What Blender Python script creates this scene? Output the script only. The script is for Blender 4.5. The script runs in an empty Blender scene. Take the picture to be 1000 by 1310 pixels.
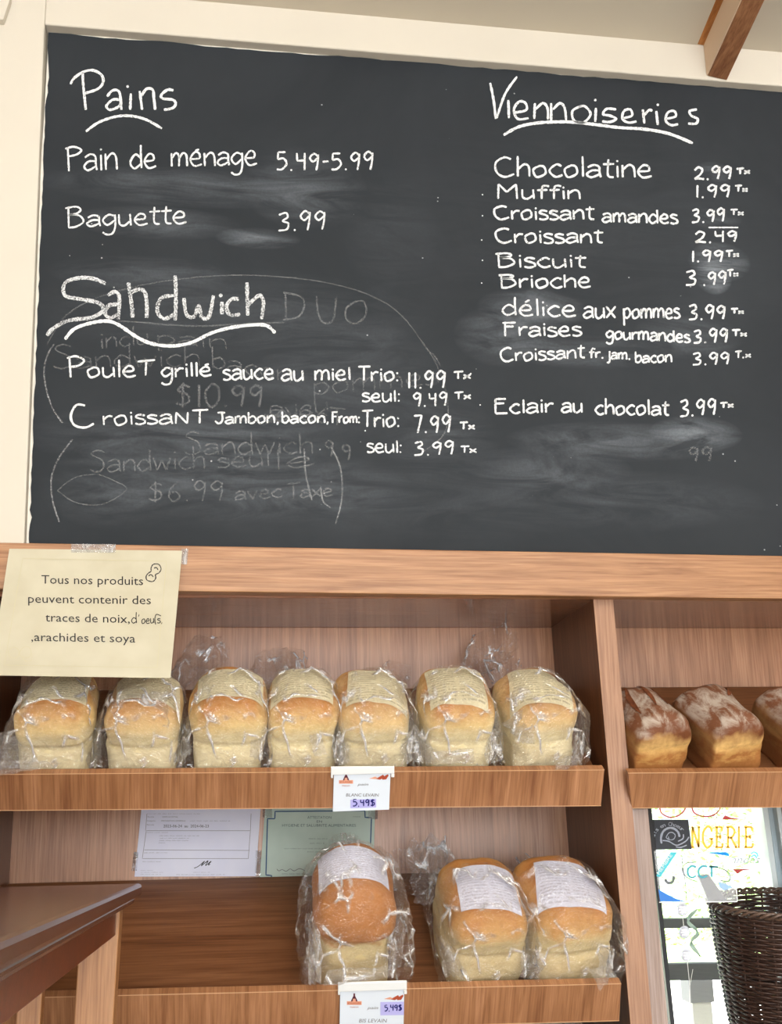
import bpy, bmesh, math, random
from mathutils import Vector, Matrix, noise
from mathutils.bvhtree import BVHTree
C = bpy.context.scene.collection
S = bpy.context.scene

# ---------------------------------------------------------------- camera
YAW, PITCH, ROLL, FPX = 0.139549306, 0.270520957, -0.0229749838, 1544.478
cy, sy, cp, sp, cr, sr = math.cos(YAW), math.sin(YAW), math.cos(PITCH), math.sin(PITCH), math.cos(ROLL), math.sin(ROLL)
FW = Vector((sy*cp, cy*cp, sp)); R0 = Vector((cy, -sy, 0)); U0 = R0.cross(FW)
RT = R0*cr + U0*sr; UP = -R0*sr + U0*cr
CAM = Vector((0, -1.5, 1.1))
cam = bpy.data.objects.new('camera', bpy.data.cameras.new('camera')); C.objects.link(cam)
cam.data.sensor_fit = 'HORIZONTAL'; cam.data.sensor_width = 36.0; cam.data.lens = 36.0*FPX/1000
cam.data.clip_start = 0.01
M = Matrix((RT, UP, -FW)).transposed().to_4x4(); M.translation = CAM
cam.matrix_world = M
S.camera = cam

def ray(px, py): return FW + RT*((px-500)/FPX) - UP*((py-655)/FPX)
def at(px, py, Y):
    d = ray(px, py); return CAM + d*((Y-CAM.y)/d.y)
def onplane(px, py, p0, n):
    d = ray(px, py); return CAM + d*((p0-CAM).dot(n)/d.dot(n))

# ---------------------------------------------------------------- world, light, exposure
w = bpy.data.worlds.new('sky'); S.world = w; w.use_nodes = True
bg = w.node_tree.nodes['Background']; bg.inputs[0].default_value = (0.90, 0.95, 1.0, 1); bg.inputs[1].default_value = 1.5
S.view_settings.view_transform = 'Standard'; S.view_settings.look = 'None'
S.view_settings.gamma = 1; S.view_settings.use_curve_mapping = False
S.view_settings.exposure = 0.33
S.cycles.transparent_max_bounces = 24
S.cycles.max_bounces = 8
def light(name, kind, loc, rot, energy, color=(1,1,1), size=None, size_y=None, angle=None):
    l = bpy.data.lights.new(name, kind); l.energy = energy; l.color = color
    if size: l.shape = 'RECTANGLE'; l.size = size; l.size_y = size_y
    if angle: l.angle = angle
    o = bpy.data.objects.new(name, l); C.objects.link(o); o.location = loc; o.rotation_euler = rot; return o
R = math.radians
light('sun', 'SUN', (0, -6, 9), (R(38), R(-14), 0), 34.0, (1.0, .96, .9), angle=R(1))
# added window-sized fill areas behind the camera, then thin ones overhead
light('rear_fill_light', 'AREA', (-1.9, -4.7, 1.15), (R(93), 0, 0), 20, (.95, .97, 1.0), 1.5, 2.1)
light('rear_fill_light', 'AREA', (0.5, -4.7, 1.15), (R(93), 0, 0), 72, (.93, .97, 1.0), 1.5, 2.1)
light('rear_fill_light', 'AREA', (2.6, -4.7, 1.15), (R(93), 0, R(10)), 100, (.93, .97, 1.0), 1.3, 2.1)
for lx, ly, lz, e_ in ((-0.9, -1.9, 2.56, 3), (0.35, -2.3, 2.62, 6), (1.35, -1.5, 2.5, 5), (1.5, -3.0, 2.75, 9), (-0.2, -3.4, 2.8, 6)):
    light('overhead_glint_light', 'AREA', (lx, ly, lz), (R(28), 0, R(12)), e_, (1.0, .95, .88), 1.1, .07)  # added overhead strips that put glints on the bag film

# ---------------------------------------------------------------- materials
def lin(c):
    return tuple(((v/255)/12.92 if v/255 <= .04045 else (((v/255)+.055)/1.055)**2.4) for v in c)+(1,)
def newmat(name):
    m = bpy.data.materials.new(name); m.use_nodes = True
    nt = m.node_tree; return m, nt, nt.nodes['Principled BSDF']
def N(nt, t, **kw):
    n = nt.nodes.new(t)
    for k, v in kw.items():
        if isinstance(k, str) and hasattr(n, k): setattr(n, k, v)
    return n
def texco(nt, scale, out='Object', rot=(0,0,0), loc=(0,0,0)):
    tc = N(nt, 'ShaderNodeTexCoord'); mp = N(nt, 'ShaderNodeMapping')
    mp.inputs['Scale'].default_value = scale; mp.inputs['Rotation'].default_value = rot; mp.inputs['Location'].default_value = loc
    nt.links.new(tc.outputs[out], mp.inputs['Vector']); return mp.outputs[0]
def noisetex(nt, vec, scale=5, detail=4, rough=.5, dist=0):
    n = N(nt, 'ShaderNodeTexNoise'); n.inputs['Scale'].default_value = scale; n.inputs['Detail'].default_value = detail
    n.inputs['Roughness'].default_value = rough; n.inputs['Distortion'].default_value = dist
    nt.links.new(vec, n.inputs['Vector']); return n.outputs['Fac']
def ramp(nt, fac, stops):
    r = N(nt, 'ShaderNodeValToRGB'); e = r.color_ramp.elements
    while len(e) < len(stops): e.new(.5)
    for el, (p, c) in zip(e, stops):
        el.position = p; el.color = c if len(c) == 4 else tuple(c)+(1,)
    nt.links.new(fac, r.inputs[0]); return r.outputs[0]
def mixc(nt, f, a, b, mode='MIX'):
    m = N(nt, 'ShaderNodeMix', data_type='RGBA', blend_type=mode)
    for s, v in ((0, f), (6, a), (7, b)):
        if isinstance(v, (int, float, tuple)): m.inputs[s].default_value = v
        else: nt.links.new(v, m.inputs[s])
    return m.outputs[2]
def math_(nt, op, a, b=None, clamp=False):
    m = N(nt, 'ShaderNodeMath', operation=op); m.use_clamp = clamp
    for i, v in enumerate((a, b)):
        if v is None: continue
        if isinstance(v, (int, float)): m.inputs[i].default_value = v
        else: nt.links.new(v, m.inputs[i])
    return m.outputs[0]
def bump(nt, bs, h, strength=.2, dist=.002):
    b = N(nt, 'ShaderNodeBump'); b.inputs['Strength'].default_value = strength; b.inputs['Distance'].default_value = dist
    nt.links.new(h, b.inputs['Height']); nt.links.new(b.outputs[0], bs.inputs['Normal'])

def plain(name, rgb, rough=.5, spec=.5, var=.0, vscale=20, metal=0):
    m, nt, bs = newmat(name)
    bs.inputs['Roughness'].default_value = rough; bs.inputs['Metallic'].default_value = metal
    bs.inputs['Specular IOR Level'].default_value = spec
    c = lin(rgb)
    f = noisetex(nt, texco(nt, (1,1,1)), vscale, 4)
    lo = tuple(v*(1-var) for v in c[:3])+(1,); hi = tuple(min(1, v*(1+var)) for v in c[:3])+(1,)
    nt.links.new(ramp(nt, f, [(.3, lo), (.7, hi)]), bs.inputs['Base Color'])
    return m
def wood(name, dark, mid, light_, axis='Z', rough=.38, k=1.0, fig=1.0):
    m, nt, bs = newmat(name)
    sc = {'X': (3, 55, 55), 'Z': (55, 55, 3), 'Y': (55, 3, 55), 'L': (60, 2, 4)}[axis]
    sc = tuple(v*k for v in sc)
    v = texco(nt, sc)
    f1 = noisetex(nt, v, 1.0, 5, .6, 1.2*fig)
    sc2 = {'X': (12, 420, 420), 'Z': (420, 420, 12), 'Y': (420, 12, 420), 'L': (430, 8, 14)}[axis]
    f2 = noisetex(nt, texco(nt, sc2), 1.0, 3, .6, .3)
    col = ramp(nt, f1, [(.28, lin(dark)), (.5, lin(mid)), (.72, lin(light_))])
    fine = ramp(nt, f2, [(.36, (.66,.58,.52,1)), (.58, (1,1,1,1))])
    col = mixc(nt, .75, col, fine, 'MULTIPLY')
    # cathedral bands
    wv = N(nt, 'ShaderNodeTexWave', wave_type='RINGS', bands_direction='X')
    wv.inputs['Scale'].default_value = 1.4; wv.inputs['Distortion'].default_value = 5; wv.inputs['Detail'].default_value = 3
    s3 = {'X': (1.2, 14, 14), 'Z': (14, 14, 1.2), 'Y': (14, 1.2, 14), 'L': (16, .5, 1.5)}[axis]
    nt.links.new(texco(nt, s3), wv.inputs['Vector'])
    band = ramp(nt, wv.outputs['Fac'], [(0, (.80,.76,.72,1)), (.35, (1,1,1,1))])
    col = mixc(nt, .5*fig, col, band, 'MULTIPLY')
    nt.links.new(col, bs.inputs['Base Color'])
    bs.inputs['Roughness'].default_value = rough
    bump(nt, bs, f2, .12, .0008)
    return m

W_rail = wood('oak_rail', (146,98,62), (174,126,86), (190,144,104), 'X', .42, 1.3)
W_lip = wood('cherry_laminate', (140,92,60), (168,118,80), (188,136,98), 'L', .36)
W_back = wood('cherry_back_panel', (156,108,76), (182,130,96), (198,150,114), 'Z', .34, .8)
W_side = wood('shaded_cherry_side_panel', (92,56,36), (110,70,46), (126,84,58), 'Z', .36)  # cherry darkened: shade of the side faces is put into the colour
W_under = wood('cherry_underside', (120,78,54), (146,98,70), (160,112,84), 'X', .13)
W_shelf = wood('cherry_shelf_surface', (104,64,38), (126,82,52), (142,96,64), 'X', .36, .7)
W_div = wood('cherry_divider_edge', (146,102,74), (166,122,90), (182,138,106), 'Z', .4)
W_stile = wood('pale_stile', (146,124,114), (166,144,134), (180,160,150), 'Z', .4)
W_table = wood('mahogany_table_top', (74,42,36), (92,54,46), (104,64,54), 'X', .22, .8)
W_apron = wood('mahogany_apron', (92,38,18), (112,48,24), (122,56,30), 'X', .3, .8)
W_leg = wood('beech_leg', (160,108,66), (182,130,84), (194,144,98), 'Z', .4)
W_beam = wood('rafter_wood', (128,82,52), (160,110,74), (182,132,92), 'Y', .6)
W_orange = wood('orange_batten', (150,92,40), (184,120,58), (200,138,74), 'Y', .5)
M_edge = plain('pale_edge_band', (214,170,130), .5)
M_wall = plain('cream_wall_paint', (212,204,190), .75, .3, .02, 6)
M_ceil = plain('cream_ceiling_paint', (200,190,172), .8, .2, .02, 4)
M_reveal = plain('reveal_primer', (206,198,184), .8, .3, .03)
M_ragged = plain('ragged_white_edge', (240,234,222), .8, .3, .04, 60)
M_floor = plain('grey_floor_tile', (160,158,156), .5, .4, .06)
M_white_plastic = plain('white_plastic', (238,240,240), .35)
M_card = plain('card_paper', (226,234,244), .6, .4, .01)
M_navy = plain('navy_ink', (22,22,120), .6)
M_halo = plain('violet_marker_bleed', (190,186,240), .7)
M_black = plain('black_ink', (35,32,34), .6)
M_grey = plain('grey_ink', (120,116,118), .7)
M_red = plain('brick_red_print', (176,74,46), .7)
M_peach = plain('peach_print', (232,168,138), .7)
M_blue = plain('blue_border_ink', (44,78,116), .7)
M_tan_line = plain('tan_border_ink', (196,188,156), .7)

def paper(name, a, b, scale=18):
    m, nt, bs = newmat(name)
    f = noisetex(nt, texco(nt, (1,1,1)), scale, 3, .5)
    nt.links.new(ramp(nt, f, [(.35, lin(a)), (.65, lin(b))]), bs.inputs['Base Color'])
    bs.inputs['Roughness'].default_value = .65; bs.inputs['Specular IOR Level'].default_value = .3
    return m
M_parch = paper('parchment_paper', (192,184,160), (202,195,173))
M_cert1 = paper('white_certificate_paper', (214,214,232), (222,222,236))
M_cert2 = paper('green_certificate_paper', (176,192,180), (190,204,192))

def label_mat(name, base, ink, fade):
    m, nt, bs = newmat(name)
    uv = N(nt, 'ShaderNodeTexCoord'); sep = N(nt, 'ShaderNodeSeparateXYZ'); nt.links.new(uv.outputs['UV'], sep.inputs[0])
    rows = math_(nt, 'FRACT', math_(nt, 'MULTIPLY', sep.outputs[1], 15.0))
    rowm = math_(nt, 'LESS_THAN', rows, .42)
    mp = N(nt, 'ShaderNodeMapping'); mp.inputs['Scale'].default_value = (34, 15, 1); nt.links.new(uv.outputs['UV'], mp.inputs[0])
    wn = noisetex(nt, mp.outputs[0], 1.0, 2, .5)
    word = math_(nt, 'GREATER_THAN', wn, .47)
    col = math_(nt, 'GREATER_THAN', math_(nt, 'ABSOLUTE', math_(nt, 'SUBTRACT', sep.outputs[0], .5)), .03)
    marg = math_(nt, 'LESS_THAN', math_(nt, 'ABSOLUTE', math_(nt, 'SUBTRACT', sep.outputs[0], .5)), .45)
    mvg = math_(nt, 'LESS_THAN', math_(nt, 'ABSOLUTE', math_(nt, 'SUBTRACT', sep.outputs[1], .5)), .44)
    f = math_(nt, 'MULTIPLY', math_(nt, 'MULTIPLY', rowm, word), math_(nt, 'MULTIPLY', col, math_(nt, 'MULTIPLY', marg, mvg)))
    f = math_(nt, 'MULTIPLY', f, fade)
    nt.links.new(mixc(nt, f, lin(base), lin(ink)), bs.inputs['Base Color'])
    bs.inputs['Roughness'].default_value = .55
    return m
M_label_cream = label_mat('cream_ingredient_label', (226,214,178), (112,100,76), .5)
M_label_white = label_mat('white_ingredient_label', (220,220,236), (120,114,132), .36)

def bread_mat(name, side, mid, crust, flour=None, zlo=.060, zhi=.104, crumb=(222,202,148)):
    m, nt, bs = newmat(name)
    tc = N(nt, 'ShaderNodeTexCoord'); sep = N(nt, 'ShaderNodeSeparateXYZ'); nt.links.new(tc.outputs['Object'], sep.inputs[0])
    big = noisetex(nt, texco(nt, (1,1,1)), 22, 4, .6)
    z = math_(nt, 'ADD', sep.outputs[2], math_(nt, 'MULTIPLY', math_(nt, 'SUBTRACT', big, .5), .045))
    t = math_(nt, 'DIVIDE', math_(nt, 'SUBTRACT', z, zlo), zhi-zlo, True)
    col = ramp(nt, t, [(0, lin(side)), (.45, lin(mid)), (1, lin(crust))])
    fine = noisetex(nt, texco(nt, (1,1,1)), 130, 5, .65)
    col = mixc(nt, .38, col, ramp(nt, fine, [(.32, (.70,.62,.50,1)), (.62, (1,1,1,1))]), 'MULTIPLY')
    # paler rough band round the tear line above the tin
    band = math_(nt, 'LESS_THAN', math_(nt, 'ABSOLUTE', math_(nt, 'SUBTRACT', sep.outputs[2], zlo)), .012)
    patch = ramp(nt, noisetex(nt, texco(nt, (1,1,2.2)), 60, 4, .6), [(.42, (0,0,0,1)), (.6, (1,1,1,1))])
    col = mixc(nt, math_(nt, 'MULTIPLY', math_(nt, 'MULTIPLY', band, patch), .55), col, lin(crumb))
    if flour:
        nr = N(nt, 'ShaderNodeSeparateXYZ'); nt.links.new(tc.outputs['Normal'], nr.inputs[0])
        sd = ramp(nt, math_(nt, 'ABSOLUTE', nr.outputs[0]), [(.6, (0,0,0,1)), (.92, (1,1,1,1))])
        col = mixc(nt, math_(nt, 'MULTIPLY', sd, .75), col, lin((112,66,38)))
        fl = noisetex(nt, texco(nt, (1,.5,1)), 55, 6, .7, .6)
        up = ramp(nt, nr.outputs[2], [(.25, (0,0,0,1)), (.75, (1,1,1,1))])
        ff = ramp(nt, fl, [(.42, (.05,.05,.05,1)), (.60, (1,1,1,1))])
        col = mixc(nt, math_(nt, 'MULTIPLY', math_(nt, 'MULTIPLY', up, ff), .72), col, lin(flour))
    nt.links.new(col, bs.inputs['Base Color'])
    bs.inputs['Roughness'].default_value = .62; bs.inputs['Specular IOR Level'].default_value = .25
    bs.inputs['Subsurface Weight'].default_value = 0
    bump(nt, bs, fine, .35, .0015)
    return m
M_bread = bread_mat('white_bread_crust', (246,232,190), (238,208,146), (198,134,70))
M_bread2 = bread_mat('pale_bread_crust', (242,228,188), (232,200,144), (198,140,82))
M_bis = bread_mat('golden_bread_crust', (228,206,156), (208,150,90), (188,124,68), None, .070, .088)
M_bis2 = bread_mat('mixed_bread_crust', (226,206,160), (208,158,96), (184,114,58), None, .07, .12)
M_dark = bread_mat('dark_floured_crust', (176,118,66), (230,188,120), (116,68,40), (196,184,170), .034, .064, (214,168,98))

def bag_mat(name, tint, base, k, milky):
    m, nt, bs = newmat(name); nt.nodes.remove(bs)
    out = nt.nodes['Material Output']
    tr = N(nt, 'ShaderNodeBsdfTransparent'); tr.inputs[0].default_value = tint
    gl = N(nt, 'ShaderNodeBsdfGlossy'); gl.inputs['Roughness'].default_value = .09; gl.inputs[0].default_value = (1,1,1,1)
    df = N(nt, 'ShaderNodeBsdfDiffuse'); df.inputs[0].default_value = (.9,.9,.92,1)
    lw = N(nt, 'ShaderNodeLayerWeight'); lw.inputs[0].default_value = .35
    h = noisetex(nt, texco(nt, (1,1,1)), 42, 3, .55, 2.2)
    h2 = noisetex(nt, texco(nt, (1.0,1.0,.35)), 120, 2, .5, .5)
    hh = math_(nt, 'ADD', math_(nt, 'ABSOLUTE', math_(nt, 'SUBTRACT', h, .5)), math_(nt, 'MULTIPLY', h2, .12))
    # crisp crease lines: edges of stretched cells, bent by noise; highlights painted along them
    tcx = texco(nt, (1.0,.55,.8), rot=(.3,.5,.7)); dn = N(nt, 'ShaderNodeTexNoise'); dn.inputs['Scale'].default_value = 14; nt.links.new(tcx, dn.inputs['Vector'])
    va = N(nt, 'ShaderNodeVectorMath', operation='MULTIPLY_ADD'); nt.links.new(dn.outputs['Color'], va.inputs[0]); va.inputs[1].default_value = (.05,.05,.05); nt.links.new(tcx, va.inputs[2])
    vo = N(nt, 'ShaderNodeTexVoronoi', feature='DISTANCE_TO_EDGE'); vo.inputs['Scale'].default_value = 34; nt.links.new(va.outputs[0], vo.inputs['Vector'])
    cre = ramp(nt, vo.outputs['Distance'], [(0, (1,1,1,1)), (.09, (0,0,0,1))])
    patch = ramp(nt, noisetex(nt, texco(nt, (1,1,1), loc=(3,1,2)), 26, 2, .5), [(.47, (0,0,0,1)), (.60, (1,1,1,1))])
    crm = math_(nt, 'MULTIPLY', cre, patch)
    hh = math_(nt, 'ADD', hh, math_(nt, 'MULTIPLY', crm, .16))
    b = N(nt, 'ShaderNodeBump'); b.inputs['Strength'].default_value = 1.0; b.inputs['Distance'].default_value = .02
    nt.links.new(hh, b.inputs['Height'])
    nt.links.new(b.outputs[0], gl.inputs['Normal']); nt.links.new(b.outputs[0], lw.inputs['Normal'])
    f = math_(nt, 'ADD', math_(nt, 'ADD', math_(nt, 'MULTIPLY', lw.outputs['Facing'], k), math_(nt, 'MULTIPLY', crm, .85)), base, True)
    m1 = N(nt, 'ShaderNodeMixShader'); nt.links.new(f, m1.inputs[0]); nt.links.new(tr.outputs[0], m1.inputs[1]); nt.links.new(gl.outputs[0], m1.inputs[2])
    m2 = N(nt, 'ShaderNodeMixShader'); nt.links.new(math_(nt, 'ADD', math_(nt, 'MULTIPLY', crm, .42), milky), m2.inputs[0]); nt.links.new(m1.outputs[0], m2.inputs[1]); nt.links.new(df.outputs[0], m2.inputs[2])
    nt.links.new(m2.outputs[0], out.inputs[0])
    return m
M_bag = bag_mat('clear_bread_bag_film', (.985,.985,.985,1), .07, .20, .008)
M_flap = bag_mat('gathered_bag_film', (.96,.96,.97,1), .12, .40, .05)
M_tape = bag_mat('clear_tape', (.97,.97,.97,1), .08, .2, .10)

def chalk_mat(name, op, lo, hi, rgb=(232,234,236)):
    m, nt, bs = newmat(name)
    bs.inputs['Base Color'].default_value = lin(rgb); bs.inputs['Roughness'].default_value = .95
    bs.inputs['Specular IOR Level'].default_value = .0
    f = noisetex(nt, texco(nt, (1,1,1)), 520, 3, .7)
    g = noisetex(nt, texco(nt, (1,1,1)), 40, 3, .6)
    a = ramp(nt, math_(nt, 'ADD', math_(nt, 'MULTIPLY', f, .75), math_(nt, 'MULTIPLY', g, .25)), [(lo, (0,0,0,1)), (hi, (1,1,1,1))])
    nt.links.new(math_(nt, 'MULTIPLY', a, op), bs.inputs['Alpha'])
    return m
M_chalk = chalk_mat('white_chalk', .97, .34, .47)
M_chalk_soft = chalk_mat('worn_chalk', .85, .38, .55)
M_ghost = chalk_mat('wiped_chalk', .22, .42, .62)

# ---------------------------------------------------------------- object helpers
def link(o, parent=None):
    C.objects.link(o)
    if parent: o.parent = parent
    return o
def tag(o, label=None, cat=None, group=None, kind=None):
    if label: o['label'] = label
    if cat: o['category'] = cat
    if group: o['group'] = group
    if kind: o['kind'] = kind
    return o
def empty(name, loc=(0,0,0)):
    o = bpy.data.objects.new(name, None); o.empty_display_size = .02; o.location = loc; C.objects.link(o); return o
def mk(name, verts, faces, mat, parent=None, smooth=False, uvs=None, local=None):
    """world-space verts; parent (an Empty with only a translation) is subtracted"""
    off = Vector(parent.location) if (parent and local is None) else Vector((0,0,0))
    p = parent.parent if parent else None
    while p: off += Vector(p.location); p = p.parent
    me = bpy.data.meshes.new(name); me.from_pydata([tuple(Vector(v)-off) for v in verts] if local is None else verts, [], faces)
    me.materials.append(mat)
    if smooth: me.polygons.foreach_set('use_smooth', [True]*len(me.polygons))
    if uvs:
        l = me.uv_layers.new(name='UVMap')
        for i, lp in enumerate(me.loops): l.data[i].uv = uvs[lp.vertex_index]
    me.update()
    return link(bpy.data.objects.new(name, me), parent)
def fixnorm(me):
    bm = bmesh.new(); bm.from_mesh(me); bmesh.ops.recalc_face_normals(bm, faces=bm.faces); bm.to_mesh(me); bm.free()
def bevel(o, w, seg=2):
    bm = bmesh.new(); bm.from_mesh(o.data); bmesh.ops.recalc_face_normals(bm, faces=bm.faces)
    es = [e for e in bm.edges if len(e.link_faces) == 2 and e.calc_face_angle(0) > .5]
    bmesh.ops.bevel(bm, geom=es, offset=w, segments=seg, affect='EDGES', profile=.5, clamp_overlap=True)
    bm.to_mesh(o.data); bm.free(); return o
def prism(name, poly, vec, mat, parent=None, bev=0.0008):
    n = len(poly); vec = Vector(vec)
    vs = [Vector(p) for p in poly]+[Vector(p)+vec for p in poly]
    fs = [tuple(range(n)), tuple(range(2*n-1, n-1, -1))]+[(i, n+i, n+(i+1) % n, (i+1) % n) for i in range(n)]
    o = mk(name, vs, fs, mat, parent); fixnorm(o.data)
    if bev: bevel(o, bev)
    return o
def box(name, a, b, mat, parent=None, bev=0.0008):
    x0,y0,z0 = a; x1,y1,z1 = b
    return prism(name, [(x0,y0,z0),(x1,y0,z0),(x1,y0,z1),(x0,y0,z1)], (0,y1-y0,0), mat, parent, bev)
def tube_data(pts, rad, seg=6, closed=False):
    vs, fs = [], []; n = len(pts); pts = [Vector(p) for p in pts]
    for i, p in enumerate(pts):
        a = pts[i-1] if (i > 0 or closed) else p; b = pts[(i+1) % n] if (i < n-1 or closed) else p
        t = (b-a).normalized(); ref = Vector((0,0,1)) if abs(t.z) < .9 else Vector((1,0,0))
        u = t.cross(ref).normalized(); v = u.cross(t)
        r = rad(i/(n-1)) if callable(rad) else rad
        for k in range(seg):
            an = 2*math.pi*k/seg; vs.append(p+u*math.cos(an)*r+v*math.sin(an)*r)
    for i in range(n if closed else n-1):
        j = (i+1) % n
        for k in range(seg):
            fs.append((i*seg+k, i*seg+(k+1) % seg, j*seg+(k+1) % seg, j*seg+k))
    if not closed: fs += [tuple(range(seg-1, -1, -1)), tuple(range((n-1)*seg, n*seg))]
    return vs, fs
def join(parts):
    V, F = [], []
    for vs, fs in parts:
        o = len(V); V += vs; F += [tuple(i+o for i in f) for f in fs]
    return V, F

# flat print: strokes and lettering set on a real surface
def smooth_line(pts, k=5):
    if len(pts) < 3: return pts
    out = []; P = [pts[0]]+list(pts)+[pts[-1]]
    for i in range(1, len(P)-2):
        p0, p1, p2, p3 = P[i-1], P[i], P[i+1], P[i+2]
        for j in range(k):
            t = j/k
            out.append(tuple(.5*((2*p1[a])+(-p0[a]+p2[a])*t+(2*p0[a]-5*p1[a]+4*p2[a]-p3[a])*t*t+(-p0[a]+3*p1[a]-3*p2[a]+p3[a])*t**3) for a in (0,1)))
    out.append(pts[-1]); return out
rs = random.Random(4)
def ribbon(strokes, width, rough=.18):
    V, F = [], []
    for st in strokes:
        # resample
        pts = [st[0]]
        for a, b in zip(st, st[1:]):
            L = math.hypot(b[0]-a[0], b[1]-a[1]); n = max(1, int(L/1.8))
            for i in range(1, n+1): pts.append((a[0]+(b[0]-a[0])*i/n, a[1]+(b[1]-a[1])*i/n))
        if len(pts) == 1 or (len(pts) == 2 and math.hypot(pts[0][0]-pts[1][0], pts[0][1]-pts[1][1]) < width*.5):
            x, y = pts[0]; o = len(V)
            for k in range(7): V.append((x+math.cos(k*.9)*width*.55, y+math.sin(k*.9)*width*.55))
            F.append(tuple(range(o, o+7))); continue
        o = len(V); n = len(pts)
        for i, p in enumerate(pts):
            a, b = pts[max(0, i-1)], pts[min(n-1, i+1)]
            dx, dy = b[0]-a[0], b[1]-a[1]; L = math.hypot(dx, dy) or 1
            wd = width*.5*(1+rs.uniform(-rough, rough))*(.72 if i in (0, n-1) else 1)
            V += [(p[0]-dy/L*wd, p[1]+dx/L*wd), (p[0]+dy/L*wd, p[1]-dx/L*wd)]
        for i in range(n-1): F.append((o+2*i, o+2*i+2, o+2*i+3, o+2*i+1))
    return V, F
class Plane:
    def __init__(s, p0, n): s.p0 = Vector(p0); s.n = Vector(n).normalized()
    def __call__(s, x, y, lift=0): 
        return onplane(x, y, s.p0 + (s.n*lift if s.n.y < 0 else -s.n*lift), s.n)
def plane3(a, b, c):
    a, b, c = Vector(a), Vector(b), Vector(c); return Plane(a, (b-a).cross(c-a))
def put2d(name, V, F, pl, mat, parent, lift=.0004):
    return mk(name, [pl(x, y, lift) for x, y in V], F, mat, parent)
def fill(name, poly, pl, mat, parent, lift=.0004):
    return put2d(name, poly, [tuple(range(len(poly)))], pl, mat, parent, lift)

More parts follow.
